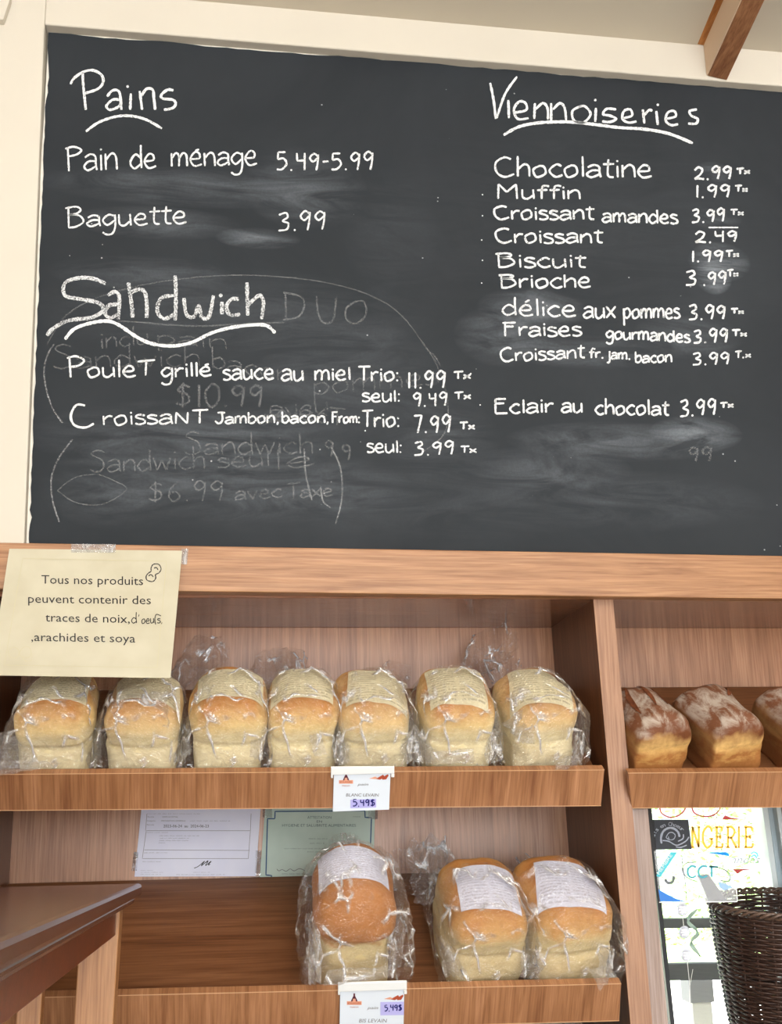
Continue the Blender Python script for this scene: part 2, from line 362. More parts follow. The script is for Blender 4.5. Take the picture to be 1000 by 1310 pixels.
A_ = {
'a': (.75, [[(.05,.8),(.33,1),(.58,.85),(.6,.4),(.66,0)], [(.6,.55),(.25,.55),(.02,.25),(.22,0),(.6,.25)]]),
'b': (.72, [[(.05,2),(.08,0)], [(.08,.7),(.4,1),(.62,.5),(.35,0),(.08,.15)]]),
'c': (.68, [[(.58,.85),(.35,1),(.03,.5),(.3,0),(.62,.15)]]),
'd': (.78, [[(.6,2),(.6,1),(.64,0)], [(.6,.7),(.3,1),(.02,.45),(.25,0),(.6,.3)]]),
'e': (.74, [[(.05,.5),(.5,.55),(.5,.9),(.27,1),(.03,.5),(.25,0),(.66,.12)]]),
'f': (.6, [[(.6,1.75),(.4,1.9),(.26,1.4),(.24,0)], [(.02,.95),(.52,1)]]),
'g': (.75, [[(.6,.85),(.3,1),(.03,.55),(.25,.12),(.58,.5)], [(.6,1),(.62,0),(.5,-.6),(.22,-.7),(.02,-.5)]]),
'h': (.72, [[(.05,2),(.07,0)], [(.07,.6),(.35,1),(.57,.8),(.6,0)]]),
'i': (.28, [[(.1,.95),(.13,0)], [(.1,1.5),(.12,1.42)]]),
'j': (.42, [[(.28,1),(.3,0),(.2,-.6),(.0,-.5)], [(.28,1.5),(.3,1.42)]]),
'l': (.28, [[(.1,2),(.13,0)]]),
'm': (1.05, [[(.05,1),(.07,0)], [(.07,.6),(.28,1),(.45,.8),(.46,0)], [(.46,.6),(.68,1),(.86,.8),(.9,0)]]),
'n': (.74, [[(.05,1),(.07,0)], [(.07,.6),(.35,1),(.57,.8),(.62,0)]]),
'o': (.76, [[(.35,1),(.05,.65),(.2,0),(.6,.3),(.55,.9),(.3,1)]]),
'p': (.74, [[(.05,1),(.08,-.8)], [(.07,.8),(.4,1),(.62,.5),(.35,0),(.07,.2)]]),
'r': (.56, [[(.05,1),(.08,0)], [(.08,.6),(.28,.95),(.5,.92)]]),
's': (.6, [[(.5,.9),(.2,1),(.05,.75),(.45,.45),(.5,.15),(.25,0),(.02,.1)]]),
't': (.56, [[(.25,1.7),(.23,.2),(.5,.02)], [(.0,1.1),(.52,1.15)]]),
'u': (.76, [[(.05,1),(.08,.2),(.3,0),(.56,.35)], [(.58,1),(.62,0)]]),
'v': (.66, [[(0,1),(.3,0)], [(.3,0),(.58,1)]]),
'w': (.95, [[(0,1),(.2,0)], [(.2,0),(.42,.8)], [(.42,.8),(.62,0)], [(.62,0),(.85,1)]]),
'x': (.7, [[(0,1),(.6,0)], [(.6,1),(0,0)]]),
'B': (1.0, [[(.12,2),(.15,0)], [(-.02,1.85),(.5,2),(.72,1.6),(.5,1.15),(.15,1.05)], [(.15,1.05),(.65,.95),(.85,.45),(.5,.05),(.12,.0)]]),
'C': (1.05, [[(.8,1.75),(.5,2),(.1,1.3),(.15,.4),(.5,0),(.95,.25)]]),
'D': (1.1, [[(.1,2),(.12,0)], [(.0,2),(.7,1.7),(.85,1),(.6,.2),(.0,0)]]),
'E': (.9, [[(.1,2),(.12,0)], [(.1,2),(.7,2)], [(.1,1.05),(.6,1.1)], [(.12,0),(.8,.02)]]),
'F': (.85, [[(.12,1.9),(.14,0)], [(-.02,1.9),(.7,2)], [(.12,1.0),(.6,1.05)]]),
'J': (.8, [[(.55,2),(.58,.5),(.3,0),(0,.4)], [(.2,2),(.8,1.95)]]),
'M': (1.2, [[(.08,0),(.1,2)], [(.1,2),(.5,.7)], [(.5,.7),(.95,2)], [(.95,2),(1.0,0)]]),
'N': (.9, [[(.08,0),(.1,1.3)], [(.1,1.3),(.65,0)], [(.65,0),(.68,1.3)]]),
'P': (.9, [[(.1,2),(.16,0)], [(-.02,1.8),(.4,2),(.78,1.6),(.55,1.1),(.15,.95)]]),
'S': (.85, [[(.7,1.8),(.35,2),(.08,1.6),(.6,1),(.65,.3),(.35,0),(.02,.2)]]),
'T': (.8, [[(.38,2),(.36,0)], [(0,1.9),(.78,2)]]),
'0': (.95, [[(.4,2),(.08,1.3),(.15,.3),(.45,0),(.75,.7),(.7,1.7),(.4,2)]]),
'1': (.45, [[(.2,2),(.2,0)]]),
'2': (.95, [[(.08,1.5),(.35,2),(.68,1.6),(.5,.8),(.1,.15),(.35,.2),(.8,.05)]]),
'3': (.9, [[(.08,1.8),(.5,2),(.6,1.5),(.3,1.1),(.65,.8),(.55,.15),(.05,.05)]]),
'4': (.9, [[(.1,2),(.12,1.1)], [(.12,1.1),(.65,1.15)], [(.62,2),(.62,0)]]),
'5': (.9, [[(.15,2),(.65,2)], [(.15,2),(.12,1.2)], [(.12,1.2),(.5,1.3),(.7,.7),(.4,.1),(.05,.1)]]),
'6': (.9, [[(.6,2),(.2,1.3),(.1,.5),(.35,0),(.65,.5),(.4,1),(.12,.7)]]),
'7': (.85, [[(.08,1.95),(.65,2)], [(.65,2),(.35,0)]]),
'9': (.88, [[(.62,1.7),(.35,2),(.08,1.5),(.3,1.05),(.62,1.5)], [(.64,1.9),(.6,.9),(.5,0)]]),
'.': (.4, [[(.12,.05),(.14,.05)]]),
',': (.35, [[(.15,.15),(.08,-.25)]]),
'-': (.6, [[(.05,.95),(.45,1)]]),
':': (.3, [[(.1,.1),(.12,.1)], [(.1,.9),(.12,.9)]]),
'$': (.95, [[(.7,1.7),(.35,1.85),(.1,1.4),(.6,1),(.62,.4),(.3,.15),(.02,.3)], [(.36,2.1),(.34,-.1)]]),
' ': (.55, []),
}
A_['é'] = (.74, A_['e'][1]+[[(.28,1.35),(.5,1.65)]])
def handwrite(text, x0, x1, yb0, yb1, xh, cap, wob=.03):
    tot = sum(A_[c][0] for c in text)-.1
    k = (x1-x0)/tot; out = []; x = 0
    for c in text:
        wd, sts = A_[c]
        jy = rs.uniform(-wob, wob)*xh; js = rs.uniform(.94, 1.06)
        for st in sts:
            pts = []
            for gx, gy in st:
                X = x0+(x+gx)*k
                base = yb0+(yb1-yb0)*((X-x0)/max(1, x1-x0))
                h = gy*xh if gy <= 1 else xh+(gy-1)*(cap-xh)
                pts.append((X+rs.uniform(-.2, .2), base-h*js+jy))
            out.append(smooth_line(pts))
        x += wd
    return out
def font(text, x0, x1, yb, h, shear=0, yb1=None, arc=None, align='L'):
    """built-in face; x0..x1 pixel extent, baseline, cap height"""
    cu = bpy.data.curves.new('lettering', 'FONT'); cu.body = text; cu.size = 1; cu.shear = shear; cu.resolution_u = 2
    ob = bpy.data.objects.new('lettering', cu); me = bpy.data.meshes.new_from_object(ob)
    vs = [v.co.copy() for v in me.vertices]; fs = [tuple(p.vertices) for p in me.polygons]
    bpy.data.objects.remove(ob); bpy.data.curves.remove(cu); bpy.data.meshes.remove(me)
    if not vs: return [], []
    a = min(v.x for v in vs); b = max(v.x for v in vs); k = (x1-x0)/(b-a); yb1 = yb if yb1 is None else yb1
    return [(x0+(v.x-a)*k, yb+(yb1-yb)*(v.x-a)/(b-a)-v.y/.7*h) for v in vs], fs

# ================================================================ THE SETTING
XL, XR = -1.6, 2.2
zt = 1.466                     # top of the oak rail
hTL, hBL = at(57, 31, 0), at(32, 690, 0); hTR = at(1000, 110, 0)
xl0, xl1 = hBL.x, hTL.x
def hz(x): return hTL.z+(hTR.z-hTL.z)*(x-hTL.x)/(hTR.x-hTL.x)
XH = 1.35
cz0 = at(240, 0, 0).z; cz1 = at(1000, 67, 0).z
def cz(x): return cz0+(cz1-cz0)*(x-(-.068))/(.833+.068)
vs = []; fs = []
def addp(poly, y0, y1):
    o = len(vs); n = len(poly)
    for p in poly: vs.append((p[0], y0, p[1]))
    for p in poly: vs.append((p[0], y1, p[1]))
    fs.append(tuple(range(o, o+n))); fs.append(tuple(range(o+2*n-1, o+n-1, -1)))
    for i in range(n): fs.append((o+i, o+n+i, o+n+(i+1) % n, o+(i+1) % n))
ZT = 3.0
addp([(XL, 1.44), (xl0, 1.44), (xl1, hTL.z), (xl1, ZT), (XL, ZT)], 0, .03)
addp([(xl1, hTL.z), (XH, hz(XH)), (XH, ZT), (xl1, ZT)], 0, .03)
addp([(XH, 1.44), (XR, 1.44), (XR, ZT), (XH, ZT)], 0, .03)
wall = mk('wall_back', vs, fs, M_wall); fixnorm(wall.data); bevel(wall, .002); tag(wall, kind='structure')
vs = []; fs = []
addp([(XL, 1.43), (XR, 1.43), (XR, ZT), (XL, ZT)], .0305, .10)
# wall behind the cabinet, with the window opening on the right
WX0, WX1, WZ0, WZ1 = .500, .90, .40, 1.30
addp([(XL, 0), (WX0, 0), (WX0, 1.43), (XL, 1.43)], .235, .33)
addp([(WX0, WZ1), (WX1, WZ1), (WX1, 1.43), (WX0, 1.43)], .235, .33)
addp([(WX0, 0), (WX1, 0), (WX1, WZ0), (WX0, WZ0)], .235, .33)
addp([(WX1, 0), (XR, 0), (XR, 1.43), (WX1, 1.43)], .235, .33)
wall2 = mk('wall_backing', vs, fs, M_reveal); fixnorm(wall2.data); tag(wall2, kind='structure')
# ceiling rising towards the room
tanc = math.tan(R(10))
vs = [(XL, .05, cz(XL)-.05*tanc), (XR, .05, cz(XR)-.05*tanc), (XR, -8, cz(XR)+8*tanc), (XL, -8, cz(XL)+8*tanc)]
ceil = prism('ceiling', vs, (0, 0, .08), M_ceil, None, 0); tag(ceil, kind='structure')
fl = box('floor', (XL, -8, -.05), (XR, .235, 0), M_floor, None, 0); tag(fl, kind='structure')
for nm, a, b in (('wall_left', XL-.1, XL), ('wall_right', XR, XR+.1)):
    tag(box(nm, (a, -8, 0), (b, .33, 3.8), M_wall, None, 0), kind='structure')
# corner board at the far upper left
q = [at(-60, -80, -.012), at(14, -80, -.012), at(13, -2, -.012), at(4, 25, -.012), at(-60, 20, -.012)]
tag(prism('trim_1', q, (0, .012, 0), M_wall, None, .001), kind='structure')
# shallow settling crack above the board corner is left to paint; window behind the right bay
win = empty('window_1', (.62, .30, .85)); tag(win, kind='structure')
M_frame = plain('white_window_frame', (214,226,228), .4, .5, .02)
M_frame2 = plain('teal_grey_window_frame', (176,192,198), .4, .5, .02)  # teal-grey tone of the sash band
M_dkedge = plain('black_window_gasket', (26,26,30), .5)
def strip(name, ptop, pbot, wpx, Y, dep, mat, parent):
    (x0, y0), (x1, y1) = ptop, pbot
    return prism(name, [at(x0, y0, Y), at(x0+wpx, y0, Y), at(x1+wpx, y1, Y), at(x1, y1, Y)], (0, dep, 0), mat, parent, .0006)
strip('window_jamb', (970, 1000), (1018, 1340), 7, .262, .04, M_frame, win)
strip('window_sash', (977, 1000), (1025, 1340), 13, .270, .04, M_frame2, win)
strip('window_casing', (988, 1000), (1037, 1340), 9, .256, .05, M_frame, win)
strip('window_trim', (996, 1000), (1045, 1340), 60, .250, .05, W_stile, win)
strip('window_gasket', (824, 1000), (861, 1340), 5.5, .236, .05, M_dkedge, win)
def glass_mat():
    m, nt, bs = newmat('window_glass'); nt.nodes.remove(bs); out = nt.nodes['Material Output']
    tr = N(nt, 'ShaderNodeBsdfTransparent'); tr.inputs[0].default_value = (.97,.99,.99,1)
    gl = N(nt, 'ShaderNodeBsdfGlossy'); gl.inputs['Roughness'].default_value = .02
    mx = N(nt, 'ShaderNodeMixShader'); mx.inputs[0].default_value = .05
    nt.links.new(tr.outputs[0], mx.inputs[1]); nt.links.new(gl.outputs[0], mx.inputs[2]); nt.links.new(mx.outputs[0], out.inputs[0]); return m
M_glass = glass_mat()
box('window_pane', (WX0-.01, .286, WZ0), (WX1, .290, WZ1), M_glass, win, 0)

# rafter and batten on the ceiling
def depthpoly(pts, Y): return [at(x, y, Y) for x, y in pts]
raf = empty('ceiling_rafter', tuple(at(915, 100, -.02))); tag(raf, 'rough sawn brown rafter with a pale painted left side, right of the ceiling', 'beam')
b0 = [at(904.5, 98, -.001), at(929.5, 103.5, -.001)]
dv = Vector((-.02, -1.0, tanc*1.02))*1.3
hb = Vector((0, 0, .075))
prism('beam_core', [b0[0]+Vector((.0012,0,.001)), b0[1]+Vector((0,0,.001)), b0[1]+hb, b0[0]+hb], dv, W_beam, raf, .001)
prism('painted_side', [b0[0]+Vector((-.0008,0,.002)), b0[0]+Vector((.0009,0,.002)), b0[0]+hb+Vector((.0009,0,0)), b0[0]+hb+Vector((-.0008,0,0))], dv*.995, plain('pinkish_beige_paint', (216,188,160), .7), raf, 0)['label'] = 'beige painted left side'
e0 = at(891, 53.5, -.001)+Vector((0,0,-.0045)); e1 = at(903, 55.5, -.001)+Vector((0,0,-.0045))
prism('ceiling_batten', [e0, e1, e1+Vector((0,0,.02)), e0+Vector((0,0,.02))], Vector((-.03, -1, tanc))*1.2, W_orange, None, .0008)
tag(bpy.data.objects['ceiling_batten'], 'thin orange stained batten on the ceiling, left of the brown rafter', 'trim')

# ================================================================ CHALKBOARD
YB = .0150
board = empty('chalkboard', tuple(at(500, 400, YB)))
tag(board, 'large black chalkboard menu in white chalk handwriting set into the cream wall', 'chalkboard')
def board_mat():
    m, nt, bs = newmat('chalkboard_paint')
    base = noisetex(nt, texco(nt, (1,1,1)), 3.5, 5, .6, .5)
    col = ramp(nt, base, [(.3, lin((34,38,43))), (.7, lin((45,49,54)))])
    o = board.location
    haze = None
    def P(x, y): p = at(x, y, YB)-o; return p
    # wiped chalk dust: (px centre, half sizes px, strength)
    sm = [(240,240,190,26,.5),(390,240,80,55,.5),(330,305,55,14,.9),(200,285,110,22,.45),(180,350,120,24,.35),(300,400,260,60,.22),(430,480,140,80,.3),(250,560,210,50,.45),
          (330,620,200,50,.35),(150,620,100,60,.25),(680,395,70,28,.75),(640,430,60,40,.55),(745,450,110,22,.6),(920,335,40,26,1.1),(912,355,24,22,1.5),(912,222,26,16,.8),(915,280,34,14,.55),
          (890,555,60,24,1.0),(790,565,140,26,.65),(700,600,110,30,.4),(880,430,70,30,.4),(560,560,80,60,.25),(500,300,60,90,.12),(760,300,260,200,.07),(520,640,500,50,.12),(800,640,180,40,.2)]
    tc = N(nt, 'ShaderNodeTexCoord')
    for x, y, hx, hy, s in sm:
        p = P(x, y); q = P(x+hx, y)-p; r2 = P(x, y+hy)-p
        mp = N(nt, 'ShaderNodeMapping'); mp.vector_type = 'POINT'
        sx, sz = 1/abs(q.length), 1/abs(r2.length)
        mp.inputs['Scale'].default_value = (sx, 0, sz); mp.inputs['Location'].default_value = (-p.x*sx, 0, -p.z*sz)
        nt.links.new(tc.outputs['Object'], mp.inputs[0])
        ln = N(nt, 'ShaderNodeVectorMath', operation='LENGTH'); nt.links.new(mp.outputs[0], ln.inputs[0])
        g = math_(nt, 'SUBTRACT', 1.0, ln.outputs['Value'], True)
        g = math_(nt, 'MULTIPLY', math_(nt, 'POWER', g, .8), s)
        haze = g if haze is None else math_(nt, 'ADD', haze, g)
    wipe = noisetex(nt, texco(nt, (3.2,1,14), rot=(0, R(6), 0)), 2.2, 5, .62, 1.5)
    wipe = ramp(nt, wipe, [(.36, (.05,.05,.05,1)), (.7, (1,1,1,1))])
    fine = ramp(nt, noisetex(nt, texco(nt, (1,1,1)), 260, 4, .8), [(.3, (.55,.55,.55,1)), (.75, (1,1,1,1))])
    f = math_(nt, 'MULTIPLY', math_(nt, 'MULTIPLY', haze, wipe), fine)
    f = math_(nt, 'MULTIPLY', f, .42, True)
    col = mixc(nt, f, col, lin((188,196,206)))
    # sparse chalk specks
    vr = N(nt, 'ShaderNodeTexVoronoi'); vr.inputs['Scale'].default_value = 46; nt.links.new(texco(nt, (1,1,1)), vr.inputs['Vector'])
    spn = math_(nt, 'LESS_THAN', vr.outputs['Distance'], .055)
    sp2 = math_(nt, 'GREATER_THAN', noisetex(nt, texco(nt, (1,1,1)), 7, 2), .56)
    col = mixc(nt, math_(nt, 'MULTIPLY', math_(nt, 'MULTIPLY', spn, sp2), .5), col, lin((210,212,214)))
    nt.links.new(col, bs.inputs['Base Color'])
    bs.inputs['Roughness'].default_value = .62; bs.inputs['Specular IOR Level'].default_value = .22
    bump(nt, bs, noisetex(nt, texco(nt, (1,1,1)), 320, 3), .06, .0005)
    return m
# ragged painted outline
ragl = []; rr = random.Random(9)
for i in range(70):
    t = i/69; x = 62+(37-62)*t; y = 42+(700-42)*t
    ragl.append((x+rr.uniform(-1.0, .8)+(2.2 if .05 < t < .12 or .93 < t < .95 else 0), y))
top = []
for i in range(90):
    t = i/89; x = 1330+(62-1330)*t; y = 41+(118-41)*(x-60)/940+rr.uniform(-.5, .8)+(2.0 if 100 < x < 180 or 250 < x < 420 or 700 < x < 760 and i % 2 else 0)*.6
    top.append((x, y))
poly = [at(x, y, YB) for x, y in ragl]+[at(1330, 735, YB)]+[at(x, y, YB) for x, y in top]
bs_ = prism('board_panel', poly, (0, .002, 0), board_mat(), board, 0)
box('board_backing', (xl0-.012, .0172, 1.45), (XH+.01, .0300, hTL.z+.015), M_ragged, board, 0)['label'] = 'ragged unpainted white edge'
PB = Plane((0, YB, 0), (0, -1, 0))
def T(o, s, strokes): return [smooth_line([(o[0]+x*s, o[1]+y*s) for x, y in st]) for st in strokes]
z1, z3, z4, z5 = ((40,30), .32), ((40,330), .32), ((330,350), .32), ((600,80), .4)
def chalk(strokes, width, mat=M_chalk, label=None, lift=.0004, name='chalk_writing'):
    V, F = ribbon(strokes, width)
    o = put2d(name, V, F, PB, mat, board, lift); o['label'] = label
    return o
# headings, traced
chalk(T(*z1, [[(157,243),(170,220),(205,195),(245,187),(280,205),(287,235),(265,262),(212,280)],[(205,195),(208,250),(218,345)],
 [(303,292),(325,268),(352,275),(360,345)],[(352,305),(325,305),(300,330),(315,345),(345,335),(357,320)],[(398,280),(395,345)],[(385,252),(388,256)],
 [(433,270),(443,345)],[(440,290),(460,262),(485,265),(490,300),(495,345)],[(568,268),(545,265),(520,285),(525,300),(565,305),(577,320),(565,338),(530,345)]]), 3.3, label='chalk heading "Pains"')
chalk(T(*z1, [[(218,432),(270,395),(340,372),(400,370),(460,385),(522,420)]]), 3.3, label='curved underline of "Pains"', name='chalk_underline')
chalk(T(*z3, [[(297,103),(250,83),(190,80),(135,100),(135,150),(200,165),(270,180),(287,210),(240,238),(150,250),(90,280),(62,310)],
 [(305,150),(335,135),(352,160),(348,245)],[(345,185),(310,190),(295,220),(315,240),(345,225)],[(388,98),(400,180),(405,238)],[(395,140),(430,125),(455,140),(462,200),(460,240)],
 [(575,70),(578,150),(575,250)],[(570,150),(520,160),(503,210),(530,243),(572,225)],[(610,160),(620,225),(650,235),(670,190),(680,235),(710,235),(728,150)],
 [(762,175),(762,225)],[(757,150),(758,154)],[(830,165),(800,165),(780,195),(795,228),(835,225)],[(862,98),(865,230)],[(865,190),(890,165),(915,150),(928,180),(920,245)]]), 4.6, M_chalk_soft, 'large chalk heading "Sandwich"')
chalk(T(*z3, [[(135,325),(170,285),(230,262),(300,252),(350,268),(420,315),(480,342),(560,352),(640,338),(720,300),(800,278),(880,268),(940,270),(975,300)]]), 4.2, label='wavy underline of "Sandwich"', name='chalk_underline')
chalk(T(*z3, [[(340,252),(450,258),(560,268),(700,272),(860,262),(1010,258)]]), 2.0, M_ghost, 'thin second underline', name='chalk_underline')
chalk(T(*z5, [[(67,65),(78,120),(85,180)],[(88,178),(115,100),(153,45)],[(125,120),(127,178)],[(145,160),(182,152),(180,130),(160,125),(143,150),(155,180),(190,178)],
 [(210,130),(208,180)],[(212,150),(235,130),(250,145),(252,182)],[(262,130),(262,185)],[(268,150),(290,130),(305,145),(310,185)],
 [(355,140),(330,155),(335,185),(365,192),(388,165),(370,140),(350,142)],[(405,145),(403,190)],[(403,120),(404,122)],
 [(470,150),(440,148),(428,165),(450,170),(470,180),(450,190),(425,188)],[(490,178),(520,170),(515,150),(495,155),(490,180),(510,192),(535,188)],
 [(555,150),(560,195)],[(558,170),(575,152),(585,155)],[(598,155),(603,200)],[(603,135),(604,137)],[(630,180),(660,172),(655,155),(635,160),(628,185),(645,200),(668,197)],
 [(728,150),(705,155),(710,170),(730,180),(725,195),(700,195)]]), 3.1, label='chalk heading "Viennoiseries"')
chalk(T(*z5, [[(110,232),(160,205),(230,192),(320,190),(400,198),(480,208),(560,213),(640,228),(715,258)]]), 3.8, label='long underline of "Viennoiseries"', name='chalk_underline')
LINES = [
 ('"Pain de ménage 5.49-5.99"', 2.5, [('Pain',84,150,219,217,20,31),('de',166,199,216,214,17,28),('ménage',218,328,213,211,17,22),('5.49-5.99',353,479,218,217,11,22)]),
 ('"Baguette 3.99"', 2.4, [('Baguette',84,238,291,286,15,25),('3.99',355,418,296,293,12,24)]),
 ('"Poulet grillé sauce au miel"', 2.6, [('P',86,108,483,483,14,27),('oule',111,173,483,482,13,22),('T',176,196,481,480,10,20),('grillé',206,270,483,481,12,18),('sauce',285,350,486,485,13,13),('au',360,388,487,487,14,16),('miel',402,448,487,486,12,17)]),
 ('"Trio: 11.99 Tx"', 2.5, [('Trio:',458,510,487,488,12,18),('11.99',520,571,497,496,10,21),('Tx',580,602,485,484,5,9)]),
 ('"seul: 9.49 Tx" under the chicken', 2.3, [('seul:',463,512,514,514,11,15),('9.49',528,573,520,519,9,17),('Tx',581,602,511,510,5,9)]),
 ('"Croissant Jambon, bacon, From."', 2.4, [('roissaNT',131,264,544,541,12,18),('Jambon,',275,357,542,541,9,14),('bacon,',360,421,541,541,9,14),('From:',424,460,541,541,8,14)]),
 ('"Trio: 7.99 Tx"', 2.5, [('Trio:',463,511,546,546,12,21),('7.99',528,578,554,553,10,22),('Tx',588,607,549,549,5,9)]),
 ('"seul: 3.99 Tx" under the croissant', 2.3, [('seul:',469,514,579,579,11,15),('3.99',529,582,583,581,9,17),('Tx',589,609,579,579,5,8)]),
 ('"Chocolatine 2.99 Tx"', 2.7, [('Chocolatine',631,833,226,227,15,25),('2.99',887,937,230,229,8,16),('Tx',942,959,223,222,4,7)]),
 ('"Muffin 1.99 Tx"', 2.6, [('Muffin',635,742,254,255,12,18),('1.99',888,935,253,252,8,16),('Tx',940,956,245,245,4,8)]),
 ('"Croissant amandes 3.99 Tx"', 2.6, [('Croissant',630,759,281,281,12,18),('amandes',770,866,284,286,12,18),('3.99',884,928,285,283,8,16),('Tx',934,951,275,275,4,7)]),
 ('"Croissant 2.49"', 2.6, [('Croissant',632,770,311,311,12,18),('2.49',888,944,311,309,7,14)]),
 ('"Biscuit 1.99 Tx"', 2.6, [('Biscuit',634,748,342,342,12,18),('1.99',883,926,335,335,8,15),('Tx',928,945,329,328,4,8)]),
 ('"Brioche 3.99 Tx"', 2.6, [('Brioche',638,755,368,368,12,17),('3',876,892,365,365,9,18),('.99',899,930,365,364,8,17),('Tx',930,944,354,353,4,8)]),
 ('"délice aux pommes 3.99 Tx"', 2.6, [('délice',642,736,403,405,13,23),('aux',746,787,407,407,14,14),('pommes',797,869,407,407,12,12),('3.99',880,929,409,408,8,18),('Tx',935,951,401,401,3,6)]),
 ('"Fraises gourmandes 3.99 Tx"', 2.6, [('Fraises',643,743,430,430,12,17),('gourmandes',775,882,433,438,10,15),('3.99',886,932,439,438,8,17),('Tx',936,955,430,430,4,8)]),
 ('"Croissant fr. jam. bacon 3.99 Tx"', 2.4, [('Croissant',639,747,463,458,11,18),('fr.',753,773,458,458,8,13),('jam.',776,807,459,460,8,10),('bacon',812,859,464,463,9,14),('3.99',885,934,467,466,7,15),('T.x',940,960,458,457,4,8)]),
 ('"Eclair au chocolat 3.99 Tx"', 2.6, [('Eclair',631,707,529,528,12,18),('au',718,745,528,528,12,12),('chocolat',761,855,530,531,12,21),('3.99',869,917,533,530,9,20),('Tx',921,938,522,521,4,7)]),
]
for lab, wd, words in LINES:
    st = []
    for wv in words: chalk(handwrite(*wv), wd, label='chalk word "%s" in the line %s' % (wv[0], lab.replace('"','')), name='chalk_word')
chalk(T(*z3, [[(215,590),(180,588),(158,630),(172,668),(215,678),(250,662)]]), 3.0, label='large chalk letter C of "Croissant"')
chalk([[(906,291),(944,291)]]+[[(x, y), (x+.3, y)] for x, y in ((617,249),(617,276),(616,307),(617,333),(616,362),(602,478),(614,518),(467,551))], 1.8, label='small chalk dots and a dash', name='chalk_dots')['kind'] = 'stuff'
def g(lab, st, wd=1.9, m=M_ghost):
    if 'bracket' in lab or 'curve' in lab:
        for q_ in st: chalk([q_], wd, m, 'wiped chalk curve', .0003, 'wiped_chalk_curve')
    else: chalk(st, wd, m, lab, .0003, 'wiped_chalk_writing')
g('wiped chalk word "DUO"', handwrite('D',362,394,409,409,17,34)+T(*z4, [[(235,90),(238,150),(260,195),(300,185),(312,95)],[(400,108),(355,135),(352,180),(390,200),(430,165),(425,115),(395,110)]]), 2.4)
g('wiped chalk word "Sandwich" above the chicken line', handwrite('Sandwich',68,255,472,468,15,30)+handwrite('bacon',270,372,470,490,14,26))
g('wiped chalk "incl." under the wavy line', handwrite('inclu',128,190,446,440,13,24)+handwrite('pain',200,290,440,446,12,20))
g('wiped chalk price "$10.99"', handwrite('$10.99',225,338,520,520,14,28), 3.0)
g('wiped chalk word "duo" by the trio price', handwrite('pommes',400,560,505,492,15,26))
g('wiped chalk words "avec Trio"', handwrite('avecT',345,440,530,545,12,22)+handwrite('dejeu',330,420,545,525,12,20))
g('wiped chalk word "Sandwich" in the middle', handwrite('Sandwich',236,400,582,580,15,28), 2.2)
g('wiped chalk price beside the middle word', handwrite('9.9',415,450,582,590,10,20), 2.2)
g('wiped chalk words "Sandwich seul"', handwrite('Sandwich',115,262,604,600,15,28)+handwrite('seul',278,345,598,596,12,20)+handwrite('le',350,400,602,595,12,26), 2.2)
g('wiped chalk words "6.99 avec Taxe"', handwrite('$6.99',190,288,642,640,13,26)+handwrite('avec',300,360,640,636,11,18)+handwrite('Taxe',368,425,638,634,10,20), 2.2)
g('wiped chalk brackets round old prices', T(*z3, [[(90,345),(60,400),(52,480),(80,590),(125,660)],[(165,725),(110,800),(80,880),(85,970),(112,1055)]])+T(*z4, [[(290,690),(330,780),(335,900),(310,1000)],[(185,700),(190,800),(215,905)],[(250,850),(260,910),(290,935)]]), 2.0, chalk_mat('half_wiped_chalk', .34, .4, .6))
g('wiped chalk eye-shaped loop', T(*z3, [[(105,930),(170,880),(260,865),(330,890),(380,922),(330,965),(260,988),(170,975),(105,930)]]), 1.5)
g('long wiped chalk curve round the sandwich prices', [smooth_line([(60,440),(95,395),(180,365),(300,352),(420,362),(500,392),(546,446),(562,475),(572,510),(568,555),(530,585)])]+T(*z4, [[(675,300),(710,335),(730,370)]]), 1.6)
g('wiped chalk words at the far right bottom', handwrite('99',880,912,590,590,8,18)+handwrite('..',700,740,586,586,8,18), 2.4)

# ================================================================ BREAD CABINET
cab = empty('bread_display_cabinet', (.2, .1, .0)); tag(cab, 'cherry wood bread cabinet with sloping shelves below the chalkboard', 'cabinet')
def zr(x, y0, y1, Y): return at(x, y0, Y).z
railT = [at(-300, 689, -.02), at(0, 694, -.02), at(1000, 711, -.02), at(1400, 718, -.02)]
railB = [at(1400, 771.5, -.02), at(1000, 766, -.02), at(0, 753.5, -.02), at(-300, 750, -.02)]
prism('top_rail', railT+railB, (0, .0195, 0), W_rail, cab, .0012)
zu = at(703, 803, .21).z
ux0, ux1 = -.29, 1.4
box('top_panel', (ux0, .0005, zu), (ux1, .234, zu+.018), W_under, cab, .0006)
TA = R(36); ct, st_ = math.cos(TA), math.sin(TA)
DIR = Vector((0, ct, st_)); NRM = Vector((0, -st_, ct))      # up the slope, off the surface
divL = [at(758, 763, 0), at(783, 765, 0)]
dq = [at(758, 763, 0), at(783.5, 765, 0), at(834, 1310, 0), at(845, 1420, 0), at(815, 1420, 0), at(806, 1310, 0)]
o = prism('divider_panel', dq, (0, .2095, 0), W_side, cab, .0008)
dq2 = [at(758, 763, -.0006), at(783.5, 765, -.0006), at(834, 1310, -.0006), at(845, 1420, -.0006), at(815, 1420, -.0006), at(806, 1310, -.0006)]
prism('divider_edge_band', [p for p in dq2], (0, -.0009, 0), W_div, cab, .0003)['label'] = 'lighter front edge of the divider'
prism('frame_stile', [at(806, 1034, .012), at(828.5, 1034, .012), at(865, 1420, .012), at(840, 1420, .012)], (0, .018, 0), W_stile, cab, .0008)['label'] = 'pale greyish stile behind the divider'
xs0, xs1 = -.285, .4720
zb1 = 1.168; zb2 = .916
